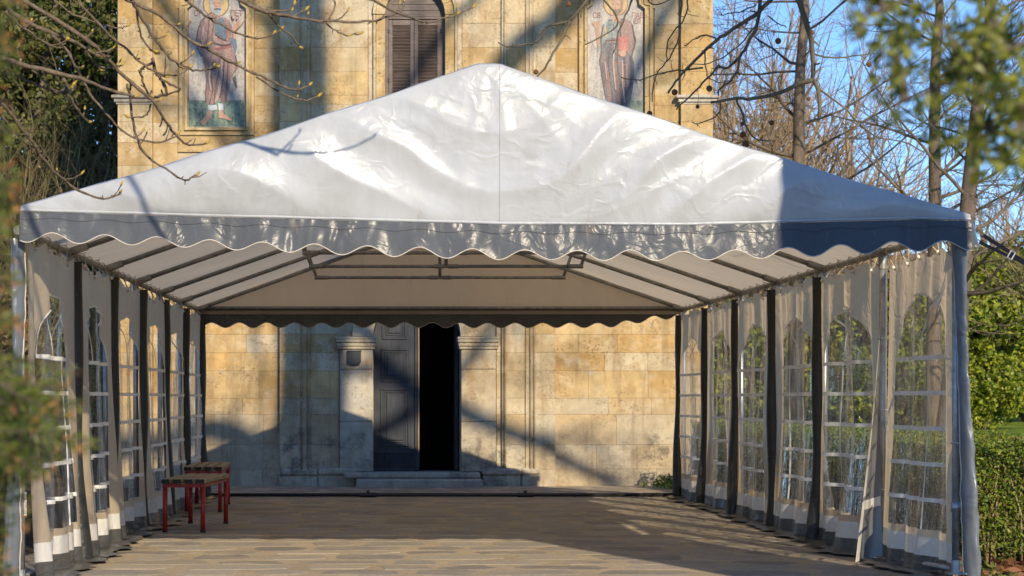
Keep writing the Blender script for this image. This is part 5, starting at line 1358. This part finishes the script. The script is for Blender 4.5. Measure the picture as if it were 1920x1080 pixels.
# --- foreground, out of focus: yew at the left, glossy leaves at the top right
def build_yew():
    base = Vector((-.72, 2.75, -.03)); t = empty('yew_shrub', base, 'blurred green yew with orange tips close at the left edge', 'shrub')
    rr = random.Random(2); st = MB(); st.tube(smooth_path([base, Vector((-.70, 2.75, .9)), Vector((-.66, 2.8, 1.9)), Vector((-.62, 2.8, 2.6))], 4), [.035-.002*i for i in range(13)], 8); st.build('trunk', M['bark_grey'], t, True)
    Vn, Vt = [], []; tw = MB()
    def spray(p, d, L):
        pts = [p]; dd = d.copy(); n = 9
        for i in range(n): dd = (dd+rand_dir(rr)*.14+Vector((0, 0, -.02))).normalized(); pts.append(pts[-1]+dd*L/n)
        tw.tube(pts, [.0025*(1-.7*i/n) for i in range(n+1)], 4, cap=False)
        for i in range(n):
            for k in range(7):
                q = pts[i].lerp(pts[i+1], rr.random()); s = rand_dir(rr); s = (s-dd*s.dot(dd)).normalized(); a = (s+dd*.7).normalized(); ln = rr.uniform(.012, .022); w = a.cross(rand_dir(rr)).normalized()*.0017
                (Vt if (i == n-1 and rr.random() < .35) else Vn).extend([tuple(q-w*.4), tuple(q+a*ln*.5-w), tuple(q+a*ln), tuple(q+a*ln*.5+w)])
    # (photo px, py, reach) of the sprays' tips
    masses = [(10,30,60,14),(15,120,60,10),(8,250,55,12),(20,400,70,14),(15,520,60,12),(25,600,45,8),(60,740,140,26),(90,800,130,30),(60,840,120,22),(40,900,75,14),(25,970,60,14),(20,430,70,8),(15,1050,50,10),(25,330,40,8)]
    for px, py, w, n in masses:
        for k in range(n):
            Y = rr.uniform(2.55, 3.1); tip = P(px-12+rr.gauss(0, w*.32), py+rr.gauss(0, 36), Y); L = rr.uniform(.07, .13)
            root = Vector((min(tip.x-.05, -.56), Y+rr.uniform(-.05, .05), tip.z+rr.uniform(-.02, .08))); d = (tip-root).normalized(); start = tip-d*L
            spray(start, d, L)
            if k % 4 == 0: tw.tube([Vector((-.67, 2.77, start.z-.06)), start], [.006, .003], 5, cap=False)
    tw.build('twigs', M['bark_grey'], t, True)
    V = np.array(Vn); fast_mesh('needles', V, np.arange(len(V)).reshape(-1, 4), M['needle'], t)['kind'] = 'stuff'
    V = np.array(Vt); fast_mesh('orange_tips', V, np.arange(len(V)).reshape(-1, 4), M['needle_tip'], t)['kind'] = 'stuff'
build_yew()
def build_leafy():
    base = Vector((2.1, 2.75, -.03)); t = empty('leafy_shrub', base, 'blurred glossy evergreen sprays hanging close at top right', 'shrub')
    rr = random.Random(6); Y = 2.7
    st = MB(); st.tube(smooth_path([base, base+Vector((-.02, 0, 1.0)), base+Vector((-.10, 0, 1.9)), base+Vector((-.3, 0, 2.5))], 4), [.03-.0015*i for i in range(13)], 8)
    st.build('trunk', M['bark_grey'], t, True)
    stems = []
    for ex, ez, sx in ((1660, 20, .0), (1700, 190, .3), (1800, 120, .5), (1860, 250, .8)):
        e = P(ex, ez, Y); q0 = base+Vector((-.08, .0, 2.2-.9*sx)); sp = smooth_path([q0, q0.lerp(e, .35)+Vector((0, .05, .12)), q0.lerp(e, .7)+Vector((0, .03, .08)), e], 5)
        MB().tube(sp, [.012-.0006*i for i in range(len(sp))], 6).build('stem', M['bark_grey'], t, True); stems.append(sp)
    tw = MB(); C = []
    masses = [(1640,10,45,18),(1690,60,45,28),(1680,105,40,22),(1750,40,50,26),(1800,90,55,34),(1700,180,40,14),(1860,30,60,40),(1880,100,55,44),(1860,160,60,40),(1780,140,50,24),(1900,200,50,40),(1850,225,50,30),(1890,270,45,34),(1680,215,26,8),(1770,245,35,12),(1840,300,35,14),(1660,140,30,8),(1910,310,30,14),(1615,30,25,6),(1600,80,18,3)]
    for px, py, w, n in masses:
        c = P(px, py, Y)
        j = min((q for sp in stems for q in sp), key=lambda q: (q-c).length+(1 if q.x < c.x else 0)*.1)
        tw.tube(smooth_path([j, j.lerp(c, .5)+Vector((0, 0, .015)), c], 3), [.004, .0036, .0032, .0028, .0024, .002, .0015], 5, cap=False)
        for k in range(int(n*.6)): C.append(P(px+rr.gauss(0, w*.55), py+rr.gauss(0, w*.42), Y+rr.gauss(0, .08)))
    Vs = []
    for c in C:
        for k in range(5):
            q = c+rand_dir(rr)*.015; a = (rand_dir(rr)+Vector((0, 0, -.2))).normalized(); b = a.cross(rand_dir(rr)).normalized(); L = rr.uniform(.015, .026); w = L*.42; m = a.cross(b)*L*.08
            Vs += [q, q+a*L*.5+b*w*.5+m, q+a*L, q+a*L*.5-b*w*.5+m]
    V = np.array([tuple(v) for v in Vs]); fast_mesh('leaves', V, np.arange(len(V)).reshape(-1, 4), M['leaf_fore'], t)
    tw.build('twigs', M['bark_grey'], t, True)['kind'] = 'stuff'
build_leafy()
print('objects', len(bpy.data.objects))
